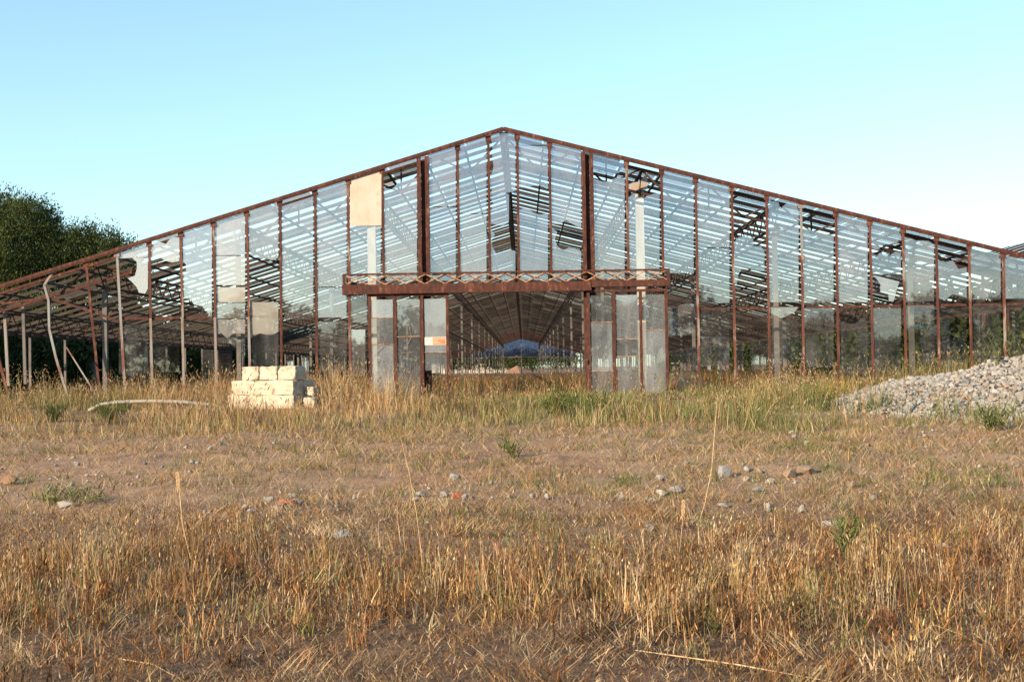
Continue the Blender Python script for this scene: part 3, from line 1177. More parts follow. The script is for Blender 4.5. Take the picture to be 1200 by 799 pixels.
# ------------------------------------------------------------------ vegetation builders
def blades(base, h, w, az, lean, curl, col, tipcol=None, segs=2, face=None):
    """flat tapering blades: base (N,3); returns vertices, faces, colours"""
    N = len(base)
    ts = np.linspace(0, 1, segs + 1)
    if face is None:
        face = rng.uniform(0, 2 * np.pi, N)
    sx, sy = np.cos(face), np.sin(face)
    dx, dy = np.cos(az), np.sin(az)
    V, Cc = [], []
    for k, t in enumerate(ts):
        off = lean * t + curl * t * t
        c = np.stack([base[:, 0] + dx * off * h, base[:, 1] + dy * off * h, base[:, 2] + h * t * np.sqrt(np.clip(1 - 0.55 * np.minimum(off, 1.2) ** 2, 0.05, 1))], 1)
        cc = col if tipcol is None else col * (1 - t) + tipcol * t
        if k < segs:
            ww = w * (1 - 0.55 * t) / 2
            s = np.stack([sx * ww, sy * ww, np.zeros(N)], 1)
            V += [c - s, c + s]
            Cc += [cc, cc]
        else:
            V.append(c)
            Cc.append(cc)
    nv = 2 * segs + 1
    V = np.stack(V, 1).reshape(-1, 3)
    Cc = np.stack(Cc, 1).reshape(-1, 3)
    lo, tot = [], []
    o = np.arange(N) * nv
    fl = []
    for k in range(segs - 1):
        fl.append(np.stack([o + 2 * k, o + 2 * k + 1, o + 2 * k + 3, o + 2 * k + 2], 1))
    quads_ = np.concatenate(fl) if fl else np.zeros((0, 4), int)
    tris_ = np.stack([o + 2 * segs - 2, o + 2 * segs - 1, o + 2 * segs], 1)
    return V, quads_, tris_, Cc


def ears(tip, L, w, az, lean, col):
    """slim seed heads: a four-sided spindle"""
    N = len(tip)
    d = np.stack([np.cos(az) * lean, np.sin(az) * lean, np.ones(N)], 1)
    d /= np.linalg.norm(d, axis=1, keepdims=True)
    s = np.stack([d[:, 1] + 0.3, -d[:, 0], np.zeros(N)], 1)
    s -= d * (s * d).sum(1, keepdims=True)
    s /= np.linalg.norm(s, axis=1, keepdims=True)
    t = np.cross(d, s)
    L, w = L[:, None], w[:, None]
    m = tip + d * L * 0.4
    V = np.stack([tip, m + s * w, m + t * w, m - s * w, m - t * w, tip + d * L], 1).reshape(-1, 3)
    o = np.arange(N) * 6
    tr = []
    for k in range(4):
        a_, b_ = 1 + k, 1 + (k + 1) % 4
        tr += [np.stack([o, o + b_, o + a_], 1), np.stack([o + 5, o + a_, o + b_], 1)]
    return V, np.zeros((0, 4), int), np.concatenate(tr), np.repeat(col, 6, 0)


def assemble(name, parts, m, parent=None):
    vs, q, t, c, n = [], [], [], [], 0
    for V, Q, T, C in parts:
        vs.append(V)
        c.append(C)
        q.append(Q + n)
        t.append(T + n)
        n += len(V)
    V, C = np.concatenate(vs), np.concatenate(c)
    Q, T = np.concatenate(q).astype(int), np.concatenate(t).astype(int)
    loops = np.concatenate([Q.ravel(), T.ravel()])
    tot = np.concatenate([np.full(len(Q), 4), np.full(len(T), 3)])
    st = np.concatenate([[0], np.cumsum(tot)[:-1]])
    return np_mesh(name, V, loops, st, tot, m, np.clip(C, 0.004, 0.9), parent)


def scatter(N, y0, y1, margin=1.25, power=1.0):
    """ground positions inside a widened wedge in front of the viewpoint, density falling with depth"""
    y = y0 + (y1 - y0) * rng.random(N) ** power
    half = 0.405 * min(margin, 1.12) * y + 1.4      # wide enough for a step to either side
    x = rng.uniform(-1, 1, N) * half
    return x, y


def palette(N, cols, var=0.16):
    cols = np.array(cols)
    i = rng.integers(0, len(cols), N)
    return cols[i] * (1 + rng.normal(0, var, (N, 1))) * (1 + rng.normal(0, 0.04, (N, 3)))


def pts3(x, y, dz=-0.01):
    return np.stack([x, y, height(x, y) + dz], 1)


STRAWC = [(0.33, 0.20, 0.085), (0.38, 0.25, 0.12), (0.28, 0.15, 0.058), (0.42, 0.305, 0.17), (0.22, 0.11, 0.046)]
PALEC = [(0.38, 0.29, 0.18), (0.44, 0.35, 0.225), (0.32, 0.23, 0.14), (0.25, 0.175, 0.11)]
RUSTYC = [(0.17, 0.078, 0.034), (0.21, 0.105, 0.045), (0.14, 0.068, 0.036)]
GREENC = [(0.070, 0.100, 0.028), (0.095, 0.130, 0.040), (0.060, 0.090, 0.030), (0.12, 0.145, 0.055)]
OLIVEC = [(0.17, 0.18, 0.065), (0.21, 0.21, 0.085), (0.13, 0.15, 0.055), (0.26, 0.24, 0.115)]

# --- stubble of the near field: tufts of upright stalks, many with ears, and single stalks between
parts = []
tx, ty = scatter(7400, 5.3, 12.2, 1.3, 1.0)
den = patch(tx, ty, 1.7, 5) * 0.7 + patch(tx, ty, 5.0, 6) * 0.5
band = np.exp(-((ty - 8.7) / 1.35) ** 2)
keep = rng.random(len(tx)) < np.clip(0.15 + 0.52 * band + 0.50 * den, 0.04, 1) * np.clip((12.2 - ty) / 2.6, 0, 1)
tx, ty, band = tx[keep], ty[keep], band[keep]
nt = len(tx)
cnt = rng.integers(3, 15, nt)
ti = np.repeat(np.arange(nt), cnt)
N = len(ti)
spread = rng.uniform(0.02, 0.075, nt)
x = tx[ti] + rng.normal(0, 1, N) * spread[ti]
y = ty[ti] + rng.normal(0, 1, N) * spread[ti]
th = (0.12 + 0.16 * rng.random(nt)) * (0.55 + 0.65 * band)
h = np.clip(th[ti] * rng.uniform(0.45, 1.35, N), 0.04, 0.46)
taz = rng.uniform(0, 6.28, nt)
tlean = np.abs(rng.normal(0, 0.16, nt))
az = taz[ti] + rng.normal(0, 1.0, N)
lean = np.abs(tlean[ti] * 0.7 + rng.normal(0, 0.12, N))
bent = rng.random(N) < 0.13
lean[bent] += rng.uniform(0.3, 0.9, bent.sum())
curl = rng.normal(0.05, 0.13, N)
tone = palette(nt, STRAWC + STRAWC[:2] + RUSTYC + PALEC[:3], 0.3)
gt = rng.random(nt) < 0.07
tone = np.where(gt[:, None], palette(nt, OLIVEC + GREENC[:1]), tone)
col = tone[ti] * (1 + rng.normal(0, 0.14, (N, 1)))
parts.append(blades(pts3(x, y), h, rng.uniform(0.0035, 0.009, N), az, lean, curl, col * 0.95, col * 1.1, 2))
e = (rng.random(N) < 0.36) & ~bent
off = (lean + curl)[e] * h[e]
tip = np.stack([x[e] + np.cos(az[e]) * off, y[e] + np.sin(az[e]) * off, height(x[e], y[e]) - 0.012 + h[e] * np.sqrt(np.clip(1 - 0.55 * np.minimum((lean + curl)[e], 1.2) ** 2, .05, 1)) - 0.01], 1)
parts.append(ears(tip, rng.uniform(0.03, 0.07, e.sum()), rng.uniform(0.003, 0.0065, e.sum()), az[e], lean[e] + 0.2, col[e] * 1.12))
k = rng.choice(N, int(N * 0.6), replace=True)
parts.append(blades(pts3(x[k], y[k], 0.02), rng.uniform(0.05, 0.15, len(k)), rng.uniform(0.004, 0.010, len(k)), rng.uniform(0, 6.28, len(k)), rng.uniform(0.3, 1.0, len(k)), rng.uniform(0, 0.6, len(k)), col[k] * 0.85, None, 2))
# flattened swathes
NM = 190
mx_, my_ = scatter(NM, 5.4, 12.5, 1.25)
per = 34
mi = np.repeat(np.arange(NM), per)
N = len(mi)
x = mx_[mi] + rng.normal(0, 0.10, N)
y = my_[mi] + rng.normal(0, 0.07, N)
az = np.repeat(rng.uniform(0, 6.28, NM), per) + rng.normal(0, 0.8, N)
mt_ = palette(NM, PALEC + STRAWC + [(0.14, 0.09, 0.055)], 0.2)
parts.append(blades(pts3(x, y, 0.01) + np.stack([np.zeros(N), np.zeros(N), 0.05 * rng.random(N)], 1), rng.uniform(0.06, 0.22, N), rng.uniform(0.0025, 0.006, N), az, rng.uniform(0.8, 1.25, N), rng.normal(0, 0.1, N), mt_[mi] * (1 + rng.normal(0, 0.15, (N, 1))), None, 2))
tag(assemble('stubble', parts, STRAW), 'dry tan stubble standing in tufts in the near field', 'grass', kind='stuff')

# --- straw litter lying over the earth
parts = []
x, y = scatter(150000, 5.3, 22, 1.25, 1.0)
cov = 0.5 + 0.35 * patch(x, y, 0.9, 14) + 0.35 * patch(x, y, 3.3, 15)
keep = rng.random(len(x)) < np.clip(0.12 + 0.8 * cov, 0.28, 1)
x, y = x[keep], y[keep]
N = len(x)
h = (0.02 + 0.12 * rng.random(N) ** 1.8) * (0.8 + y / 30)
parts.append(blades(pts3(x, y, 0.006), h, rng.uniform(0.002, 0.006, N) * (0.6 + y / 18), rng.uniform(0, 6.28, N), rng.uniform(0.75, 1.3, N), rng.normal(0, 0.05, N), np.where((y > 11.5)[:, None], palette(N, PALEC + PALEC[:2] + STRAWC[:3] + RUSTYC[:2] + [(0.09, 0.055, 0.033)], 0.25) * 1.08, palette(N, PALEC + STRAWC + RUSTYC, 0.22)), None, 2))
x, y = scatter(105000, 5.2, 12.5, 1.25, 1.0)
N = len(x)
parts.append(blades(pts3(x, y, 0.004) + np.stack([np.zeros(N), np.zeros(N), 0.035 * rng.random(N) ** 2], 1), 0.018 + 0.045 * rng.random(N) ** 2, rng.uniform(0.0025, 0.008, N), rng.uniform(0, 6.28, N), rng.uniform(0.2, 1.2, N), rng.normal(0.2, 0.3, N), palette(N, PALEC + RUSTYC + [(0.07, 0.045, 0.028), (0.10, 0.06, 0.035)], 0.25), None, 2))
tag(assemble('straw_litter', parts, STRAW), 'broken straw lying over the bare earth', 'straw', kind='stuff')

# --- short dry tufts and green sprigs of the worn middle ground
parts = []
nt = 5200
tx, ty = scatter(nt, 9.5, 21.5, 1.25, 0.9)
wgt = patch(tx, ty, 0.8, 21)
keep = rng.random(nt) < np.clip(0.30 + 0.45 * wgt + 0.3 * patch(tx, ty, 2.7, 22), 0.05, 1)
tx, ty = tx[keep], ty[keep]
nt = len(tx)
green = rng.random(nt) < np.clip(0.34 + 0.3 * patch(tx, ty, 0.6, 33), 0.05, 0.7)
per = 17
x = np.repeat(tx, per) + rng.normal(0, 0.07, nt * per)
y = np.repeat(ty, per) + rng.normal(0, 0.07, nt * per)
N = nt * per
gmask = np.repeat(green, per)
col = np.where(gmask[:, None], palette(N, GREENC + OLIVEC[:2]), palette(N, PALEC + STRAWC[:3]))
parts.append(blades(pts3(x, y), rng.uniform(0.04, 0.14, N) * np.repeat(rng.uniform(0.6, 1.5, nt), per), rng.uniform(0.004, 0.009, N), rng.uniform(0, 6.28, N), rng.uniform(0, 0.5, N), rng.uniform(0, 0.5, N), col, None, 2))
tag(assemble('short_grass', parts, STRAW), 'short dry and green tufts on the worn track', 'grass', kind='stuff')

# --- tall grass belt in front of the house
parts = []
x, y = scatter(135000, 18.2, 30.4, 1.16, 0.75)
front = 18.9 + 0.9 * patch(x, y * 0, 0.8, 41) - 1.3 / (1 + np.exp(-(x - 3) * 0.8)) + 0.9 * patch(x, y, 2.2, 42)
ramp_ = np.clip((y - front) / 6.0, 0, 1)
clump = 0.45 + 0.4 * patch(x, y, 1.5, 43) + 0.35 * patch(x, y, 4.5, 44)
keep = rng.random(len(x)) < np.clip(ramp_ ** 0.6 * (0.22 + 0.85 * clump) + 0.05 * (y > front - 2), 0, 1)
pile_d = np.hypot((x - 12.0) / 6.5, (y - 24.2) / 4.9)
keep &= ~((pile_d < 0.97 - 0.16 * (y < 23)) & (rng.random(len(x)) < 0.985))
stack_d = np.hypot(x + 5.0, (y - 26.3))
keep &= ~((stack_d < 0.95) & (y > 25.2))
x, y, ramp_, clump = x[keep], y[keep], ramp_[keep], clump[keep]
N = len(x)
h = (0.12 + 0.52 * rng.random(N) ** 1.3) * (0.26 + 0.85 * ramp_) * (0.45 + 0.95 * clump)
h = h * (0.62 + 0.55 * np.clip(0.5 + 0.8 * patch(x, y * 0.6, 0.75, 47), 0, 1.4))
near_door = (np.abs(x + 2.45) < 1.3) | (np.abs(x - 2.35) < 1.3) | (np.abs(x) < 1.5)
h = np.where(near_door & (y > 25.6), h * 0.42, h)
tall = rng.random(N) < 0.05 + 0.06 * (y > 26.5)
h[tall] *= rng.uniform(1.2, 1.7, tall.sum())
h = np.clip(h, 0.05, 0.95)
low = (x > -6.6) & (x < -3.9) & (y > 23.4) & (y < 26.6)
low |= (x > -9.4) & (x < -5.8) & (y > 23.8) & (y < 26.4)
h = np.where(low, np.minimum(h, rng.uniform(0.06, 0.24, N)), h)
gfield = 0.24 + 0.35 * np.exp(-((x - 8.5) / 3.0) ** 2 - ((y - 20.2) / 1.6) ** 2) + 0.75 / (1 + np.exp(-(x - 0.3) * 0.9)) + 0.42 * patch(x, y, 0.9, 51) - 0.22 * np.clip((y - 26) / 3, 0, 1)
gm = rng.random(N) < np.clip(gfield, 0.02, 0.85)
om = rng.random(N) < 0.55
tonef = (1 + 0.22 * patch(x, y, 3.1, 55))[:, None]
col = palette(N, STRAWC[:4] + PALEC[:2]) * tonef
col = np.where((gm & om)[:, None], palette(N, OLIVEC), col)
col = np.where((gm & ~om)[:, None], palette(N, GREENC), col)
h = np.where(gm & ~om, h * 0.75, h)
rusty = (rng.random(N) < 0.30 * (y > 27)) & ~gm
col = np.where(rusty[:, None], palette(N, RUSTYC), col)
az = rng.uniform(0, 6.28, N)
lean = np.abs(rng.normal(0.08, 0.22, N))
curl = np.abs(rng.normal(0.1, 0.2, N))
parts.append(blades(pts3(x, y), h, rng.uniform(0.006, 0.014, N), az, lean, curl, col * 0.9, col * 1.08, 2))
e = (rng.random(N) < 0.22) & (h > 0.3)
off = (lean + curl)[e]
tip = np.stack([x[e] + np.cos(az[e]) * off * h[e], y[e] + np.sin(az[e]) * off * h[e], height(x[e], y[e]) - 0.02 + h[e] * np.sqrt(np.clip(1 - 0.55 * np.minimum(off, 1.2) ** 2, .05, 1))], 1)
ec = palette(int(e.sum()), PALEC + STRAWC[:2])
parts.append(ears(tip, rng.uniform(0.05, 0.13, e.sum()), rng.uniform(0.006, 0.014, e.sum()), az[e], off + 0.3, ec))
# wild oats and docks standing over the rest, with loose panicles
no = 1100
ox, oy = scatter(no, 25.2, 30.6, 1.12)
ok = ~((np.abs(ox + 5.0) < 1.2) & (oy < 27)) & (np.hypot((ox - 12.0) / 6.5, (oy - 24.2) / 4.9) > 0.95) & (rng.random(no) < np.clip(0.4 + 0.7 * patch(ox, oy, 1.1, 71), 0.05, 1)) & ~((np.abs(ox) < 3.6) & (rng.random(no) < 0.6))
ox, oy = ox[ok], oy[ok]
no = len(ox)
oh = rng.uniform(0.5, 1.0, no)
oaz = rng.uniform(0, 6.28, no)
ol = np.abs(rng.normal(0.05, 0.1, no))
oc = palette(no, PALEC[:3] + STRAWC[:2] + OLIVEC[3:])
parts.append(blades(pts3(ox, oy), oh, rng.uniform(0.006, 0.010, no), oaz, ol, np.full(no, 0.08), oc, None, 2))
oi_ = np.repeat(np.arange(no), 7)
ff = rng.uniform(0.6, 1.0, len(oi_))
po = np.stack([ox[oi_], oy[oi_], height(ox[oi_], oy[oi_])], 1)
of_ = (ol[oi_] * ff + 0.08 * ff ** 2) * oh[oi_]
po = po + np.stack([np.cos(oaz[oi_]) * of_, np.sin(oaz[oi_]) * of_, oh[oi_] * ff], 1) + rng.normal(0, 0.022, (len(oi_), 3))
parts.append(ears(po, rng.uniform(0.025, 0.05, len(oi_)), rng.uniform(0.005, 0.010, len(oi_)), rng.uniform(0, 6.28, len(oi_)), rng.uniform(0.3, 2.0, len(oi_)), oc[oi_] * 1.15))
tag(assemble('tall_dry_grass', parts, STRAW), 'belt of tall golden and green grass before the greenhouse', 'grass', kind='stuff')

# --- weeds inside the house
parts = []
N0 = 52000
y = 30.3 + 60 * rng.random(N0) ** 1.6
x = rng.uniform(-1, 1, N0) * np.minimum(0.46 * y, 15)
clump = 0.5 + 0.5 * patch(x, y, 1.3, 61)
keep = rng.random(N0) < np.clip(0.15 + 0.9 * clump, 0, 1)
x, y, clump = x[keep], y[keep], clump[keep]
N = len(x)
h = rng.uniform(0.15, 0.62, N) * (0.5 + 0.8 * clump)
sel = rng.random(N)
col = np.where((sel < 0.45)[:, None], palette(N, RUSTYC), palette(N, STRAWC))
col = np.where((sel > 0.80)[:, None], palette(N, OLIVEC + GREENC), col)
parts.append(blades(pts3(x, y), h, rng.uniform(0.010, 0.022, N), rng.uniform(0, 6.28, N), np.abs(rng.normal(0.1, 0.25, N)), np.abs(rng.normal(0.1, 0.2, N)), col, None, 2))
tag(assemble('indoor_weeds', parts, STRAW), 'rusty brown weeds grown over the greenhouse floor', 'weeds', kind='stuff')


# ------------------------------------------------------------------ single plants
def leafy(name, loc, hgt, rad, n, cols, label, cat, group=None, leaf=0.05, stems=7, flower=None):
    o = empty(name, loc)
    tag(o, label, cat, group)
    b = MB()
    tips = []
    for k in range(stems):
        a_ = rng.uniform(0, 6.28)
        r_ = rad * math.sqrt(rng.random())
        t_ = Vector((math.cos(a_) * r_, math.sin(a_) * r_, hgt * rng.uniform(0.65, 1.0)))
        b.tube([(math.cos(a_) * r_ * .15, math.sin(a_) * r_ * .15, -0.03), t_ * 0.55 + Vector((0, 0, 0.05 * hgt)), t_], [0.008, 0.006, 0.003], 5)
        tips.append(t_)
    stem_col = palette(len(b.v), OLIVEC[:2], 0.05)
    me = b.mesh('stem')
    at = me.attributes.new('tint', 'FLOAT_COLOR', 'POINT')
    at.data.foreach_set('color', np.concatenate([stem_col, np.ones((len(stem_col), 1))], 1).astype(np.float32).ravel())
    link('stem', me, LEAF, o)
    tip = np.array([tips[i] for i in rng.integers(0, len(tips), n)])
    f = rng.random((n, 1)) ** 0.7
    base = tip * f + rng.normal(0, rad * 0.16, (n, 3))
    base[:, 2] = np.abs(base[:, 2])
    V = blades(base, rng.uniform(0.8, 2.2, n) * leaf, np.full(n, leaf * 0.2), rng.uniform(0, 6.28, n), rng.uniform(0.2, 1.2, n), rng.uniform(0, 0.4, n), palette(n, cols), None, 2)
    assemble('foliage', [V], LEAF, o)
    if flower:
        for t_ in tips[:flower[1]]:
            b = MB()
            nr = 14
            rim = [t_ + Vector((math.cos(k * 6.283 / nr) * flower[0] * (0.75 + 0.25 * (k % 2)), math.sin(k * 6.283 / nr) * flower[0] * (0.75 + 0.25 * (k % 2)), 0.02 + 0.012 * (k % 3))) for k in range(nr)]
            b.add([t_] + rim + [t_ + Vector((0, 0, 0.035))], [(0, 1 + (k + 1) % nr, 1 + k) for k in range(nr)] + [(nr + 1, 1 + k, 1 + (k + 1) % nr) for k in range(nr)])
            b.build('flower_head', ROCKPALE, o)
    return o


def up(u, v):
    return on_ground(u, v)


leafy('low_bush', up(62, 494), 0.34, 0.28, 420, GREENC, 'small dark green bush in dry grass at the far left', 'bush', leaf=0.06, stems=12)
leafy('low_bush', up(130, 496), 0.40, 0.38, 620, GREENC, 'round dark green bush in front of the pale bent pipe', 'bush', leaf=0.06, stems=14)
leafy('weed_plant', up(993, 652), 0.30, 0.14, 150, GREENC + OLIVEC[:2], 'upright green weed beside the flat pale slab', 'weed', leaf=0.055, stems=9)
leafy('weed_plant', up(602, 536), 0.20, 0.24, 120, GREENC + OLIVEC, 'bright green weed tuft below the doorway', 'weed', leaf=0.07, stems=8)
leafy('weed_plant', up(655, 488), 0.42, 0.6, 620, GREENC, 'wide green weed patch before the right door leaf', 'weed', leaf=0.08, stems=16)
leafy('weed_plant', up(690, 490), 0.36, 0.5, 420, GREENC, 'green weed directly under the right door post', 'weed', leaf=0.08, stems=12)
leafy('weed_plant', up(85, 590), 0.09, 0.42, 300, GREENC + OLIVEC, 'flat green weed mat on earth near the left edge', 'weed', leaf=0.06, stems=16)
leafy('weed_plant', up(1165, 505), 0.36, 0.35, 240, GREENC + OLIVEC, 'green weed clump at the foot of the stone heap', 'weed', leaf=0.09, stems=10)
leafy('weed_plant', up(728, 570), 0.10, 0.16, 70, GREENC + OLIVEC, 'small green weed in the middle of the track', 'weed', leaf=0.05, stems=6)
leafy('weed_plant', up(415, 470), 0.50, 0.45, 460, GREENC + OLIVEC, 'dusty green weed between stone stack and left door', 'weed', leaf=0.08, stems=12)
leafy('umbel_plant', up(780, 468), 0.72, 0.30, 120, OLIVEC, 'white umbel flower beside the right door leaf', 'flower', leaf=0.06, stems=6, flower=(0.10, 2))
leafy('umbel_plant', F(1167, 445, 24.6), 0.62, 0.12, 60, OLIVEC, 'white umbel flower rising behind the stone heap', 'flower', leaf=0.06, stems=3, flower=(0.14, 1))
leafy('umbel_plant', up(945, 470), 0.5, 0.2, 90, OLIVEC, 'pale umbel flower under the middle of the right bays', 'flower', leaf=0.06, stems=4, flower=(0.07, 2))
leafy('yellow_weed', up(975, 474), 0.42, 0.4, 420, [(0.50, 0.27, 0.04), (0.42, 0.30, 0.05), (0.30, 0.26, 0.07)], 'orange yellow flowering weed by the right bays', 'weed', leaf=0.05, stems=14)
leafy('indoor_bush', (12.2, 32.2, 0), 1.6, 0.9, 1500, GREENC + OLIVEC, 'green bush grown inside the right end bays', 'bush', leaf=0.12, stems=14)


def stalk(pxs, Y, label, head, r=0.004):
    """one tall dry stalk standing on its own, with its seed head"""
    pp = [survey(u, v, Y) for u, v in pxs]
    base = pp[-1].copy()
    base.z = gz(base.x, base.y) - 0.02
    o = empty('grass_stalk', base)
    tag(o, label, 'stalk', 'tall single stalks')
    pp[-1] = base
    b = MB()
    b.tube([p - base for p in pp], [r * 0.6] + [r] * (len(pp) - 1), 5)
    b.build('stem', STICK, o)
    if head:
        b = MB()
        for k in range(head):
            t_ = k / head
            p = (pp[0] * (1 - t_ * 0.8) + pp[1] * t_ * 0.8) - base
            for sgn in (-1, 1):
                q = p + Vector((sgn * 0.012, 0, -0.03 - 0.01 * (k % 2)))
                b.tube([p, (p + q) / 2 + Vector((sgn * .004, 0, 0)), q], [0.001, 0.004, 0.001], 4)
        b.build('seed_head', STICK, o)


stalk([(841, 462), (838, 500), (834, 550), (826, 590), (818, 612)], on_ground(818, 612).y, 'tall curved pale stalk standing alone right of the doorway', 0)
stalk([(208, 552), (211, 580), (214, 615), (220, 640), (228, 668)], on_ground(228, 668).y, 'tall oat stalk with drooping seeds at left', 9)
stalk([(470, 515), (479, 550), (488, 600), (494, 650), (497, 690)], on_ground(497, 690).y, 'thin upright grey stalk left of centre', 0, 0.003)
stalk([(801, 585), (800, 610), (797, 640), (795, 655)], on_ground(795, 655).y, 'short double headed oat stalk right of centre', 6, 0.003)

for i, (u0, v0, u1, v1, lab) in enumerate((
        (140, 778, 215, 800, 'pale dry stick lying at the bottom left corner'),
        (745, 768, 985, 803, 'long pale dry stick lying at the bottom right'),
        (418, 745, 468, 722, 'short tan stick tilted in stubble left of centre'),
        (540, 700, 640, 712, 'straight tan straw lying across central stubble'),
        (1096, 738, 1158, 762, 'bent straw lying in stubble at right'))):
    p, q = on_ground(u0, v0), on_ground(u1, v1)
    p.z += 0.03
    q.z += 0.012
    mid = (p + q) / 2
    mid.z = max(mid.z, gz(mid.x, mid.y) + 0.02)
    o = MB().tube([p - mid, Vector((0.01, 0.015, 0.006)), q - mid], [0.003, 0.004, 0.002], 6).build('dry_stick', STICK, None, loc=mid)
    tag(o, lab, 'stick')


# ------------------------------------------------------------------ trees
def tree(loc, lobes, n, leaf, cols, label, trunk_r=0.25, group=None, name='broadleaf_tree', seed=0):
    """lobes: (dx, dy, z, r) masses of the crown; leaves gather in sprays at twig ends"""
    g_ = np.random.default_rng(seed)
    o = empty(name, loc)
    tag(o, label, 'tree', group)
    b = MB()
    zc = min(l[2] - l[3] * 0.5 for l in lobes)
    fork = Vector((0.1, 0, max(1.0, zc * 0.75)))
    b.tube([(0, 0, -0.3), (0.05, 0.02, fork.z * 0.5), fork], [trunk_r * 1.25, trunk_r, trunk_r * 0.85], 9)
    for (dx, dy, z, r) in lobes:
        c = Vector((dx, dy, z))
        mid = fork.lerp(c, 0.5) + Vector((g_.normal(0, .2), g_.normal(0, .2), 0.15))
        b.tube([fork - Vector((0, 0, .2)), mid, c], [trunk_r * 0.55, trunk_r * 0.36, trunk_r * 0.16], 6)
        for _ in range(5):
            v = Vector(g_.normal(0, 1, 3)).normalized() * r * 0.85
            b.tube([c, c + v * 0.55 + Vector((0, 0, 0.08 * r)), c + v], [trunk_r * 0.16, trunk_r * 0.08, 0.015], 5)
    b.build('trunk', BARK, o)
    wts = np.array([l[3] ** 2.2 for l in lobes])
    wts /= wts.sum()
    ns = n // 26                                   # sprays
    li = g_.choice(len(lobes), ns, p=wts)
    L = np.array(lobes)[li]
    d = g_.normal(0, 1, (ns, 3))
    d /= np.linalg.norm(d, axis=1, keepdims=True)
    d[:, 2] = np.where(d[:, 2] < -0.3, -d[:, 2], d[:, 2])
    rr = L[:, 3:4] * (0.30 + 0.80 * g_.random((ns, 1)) ** 0.40) * (1 + 0.24 * np.sin(d[:, :1] * 7 + L[:, :1]) + g_.normal(0, 0.07, (ns, 1)))
    sc_ = L[:, :3] + d * rr
    base_c = palette(ns, cols, 0.20)
    spr = np.repeat(np.arange(ns), 26)
    N = len(spr)
    size = np.repeat(g_.uniform(0.6, 1.3, ns), 26)
    p = sc_[spr] + g_.normal(0, 1, (N, 3)) * (leaf * 2.1 * size)[:, None] * np.array([1, 1, 0.8]) + d[spr] * (g_.random((N, 1)) * leaf * 3.2)
    lean = g_.uniform(0.0, 1.2, N)
    V = blades(p, leaf * g_.uniform(0.7, 1.4, N), leaf * g_.uniform(0.35, 0.6, N), np.arctan2(d[spr, 1], d[spr, 0]) + g_.normal(0, 0.9, N), lean, g_.uniform(0, .3, N), base_c[spr] * (1 + g_.normal(0, 0.12, (N, 1))), None, 2)
    assemble('crown', [V], LEAF, o)
    return o


TC = [(0.055, 0.074, 0.026), (0.075, 0.096, 0.032), (0.040, 0.060, 0.026), (0.10, 0.115, 0.042), (0.048, 0.070, 0.036)]


def tree_px(u, Y):
    p = survey(u, 430, Y)
    return Vector((p.x, Y, 0.0))


def z_at(v, u, Y):
    return survey(u, v, Y).z


t1 = tree_px(18, 60)
tree(t1, [(0.2, 0, 6.5, 2.0), (-2.3, 0.4, 6.2, 2.1), (1.1, -0.5, 4.6, 1.5), (-0.6, -1.0, 4.4, 2.2), (-4.2, 0, 5.2, 2.1), (0.7, 0.5, 7.6, 1.1), (-0.9, .5, 8.0, 1.1), (-2.6, 0, 7.6, 1.2)], 92000, 0.115, TC, 'big dark green tree rising behind the left corner', 0.33, 'trees behind the greenhouse', seed=2)
t2 = tree_px(106, 60)
tree(t2, [(0.9, 0, 6.3, 0.9), (-0.9, 0.2, 5.9, 1.2), (1.5, 0, 5.2, 0.9), (0.2, 0.4, 4.6, 1.5), (-1.9, 0, 5.6, 1.2), (2.0, .1, 4.4, .8), (-0.2, 0, 6.9, .7)], 38000, 0.11, TC, 'smaller feathery tree right of the big left tree', 0.2, 'trees behind the greenhouse', seed=5)
k = 0
for (u, Y, hh, lab) in ((-60, 47, 3.2, 'dark shrub outermost beyond the collapsed left corner'), (-20, 50, 3.4, 'dark shrub seen behind the leaning corner posts'), (22, 55, 3.6, 'dark shrub seen behind the buckled grey post'), (70, 63, 3.6, 'dark shrub seen through the empty left bays'), (110, 72, 3.8, 'dark shrub seen behind the first rusty mullion'), (150, 88, 4.2, 'dark shrub seen low through the first glazed bays')):
    k += 1
    p = tree_px(u, Y)
    tree(p, [(0, 0, hh * 0.22, hh * 0.4), (0, 0, hh * 0.6, hh * 0.42), (-1.3, 0, hh * 0.5, hh * 0.36), (1.3, 0.3, hh * 0.5, hh * 0.36), (0.3, -0.6, hh * 0.35, hh * 0.34)], 9000, 0.16, TC, lab, 0.12, 'shrubs along the left wall', 'tall_shrub', seed=10 + k)

# beyond the far end, seen through the doorway
for (u, Y, hh, lab) in ((531, 262, 5.2, 'far round tree at the left edge of the doorway view'), (548, 262, 5.0, 'far dark tree second from left through the doorway'), (583, 265, 4.6, 'far low tree left of the doorway centre'), (603, 262, 4.2, 'far green tree at the doorway centre'), (624, 262, 4.5, 'far green tree right of the doorway centre'), (660, 262, 4.4, 'far tree at the right of the doorway view')):
    k += 1
    p = tree_px(u, Y)
    tree(p, [(0, 0, hh * 0.55, hh * 0.36), (-1.6, 0, hh * 0.38, hh * 0.34), (1.6, 0.3, hh * 0.38, hh * 0.34), (0, 0, hh * 0.2, hh * .3)], 4200, 0.30, TC, lab, 0.16, 'far trees beyond the end of the house', seed=30 + k)
p = tree_px(620, 290)
fw = empty('farm_building', (p.x, 290, 0))
tag(fw, 'pale low farm building far beyond the open end', 'building')
MB().box((-22, 0, 0), (-4, 8, 2.5)).build('wall', PLASTER, fw)
b = MB()
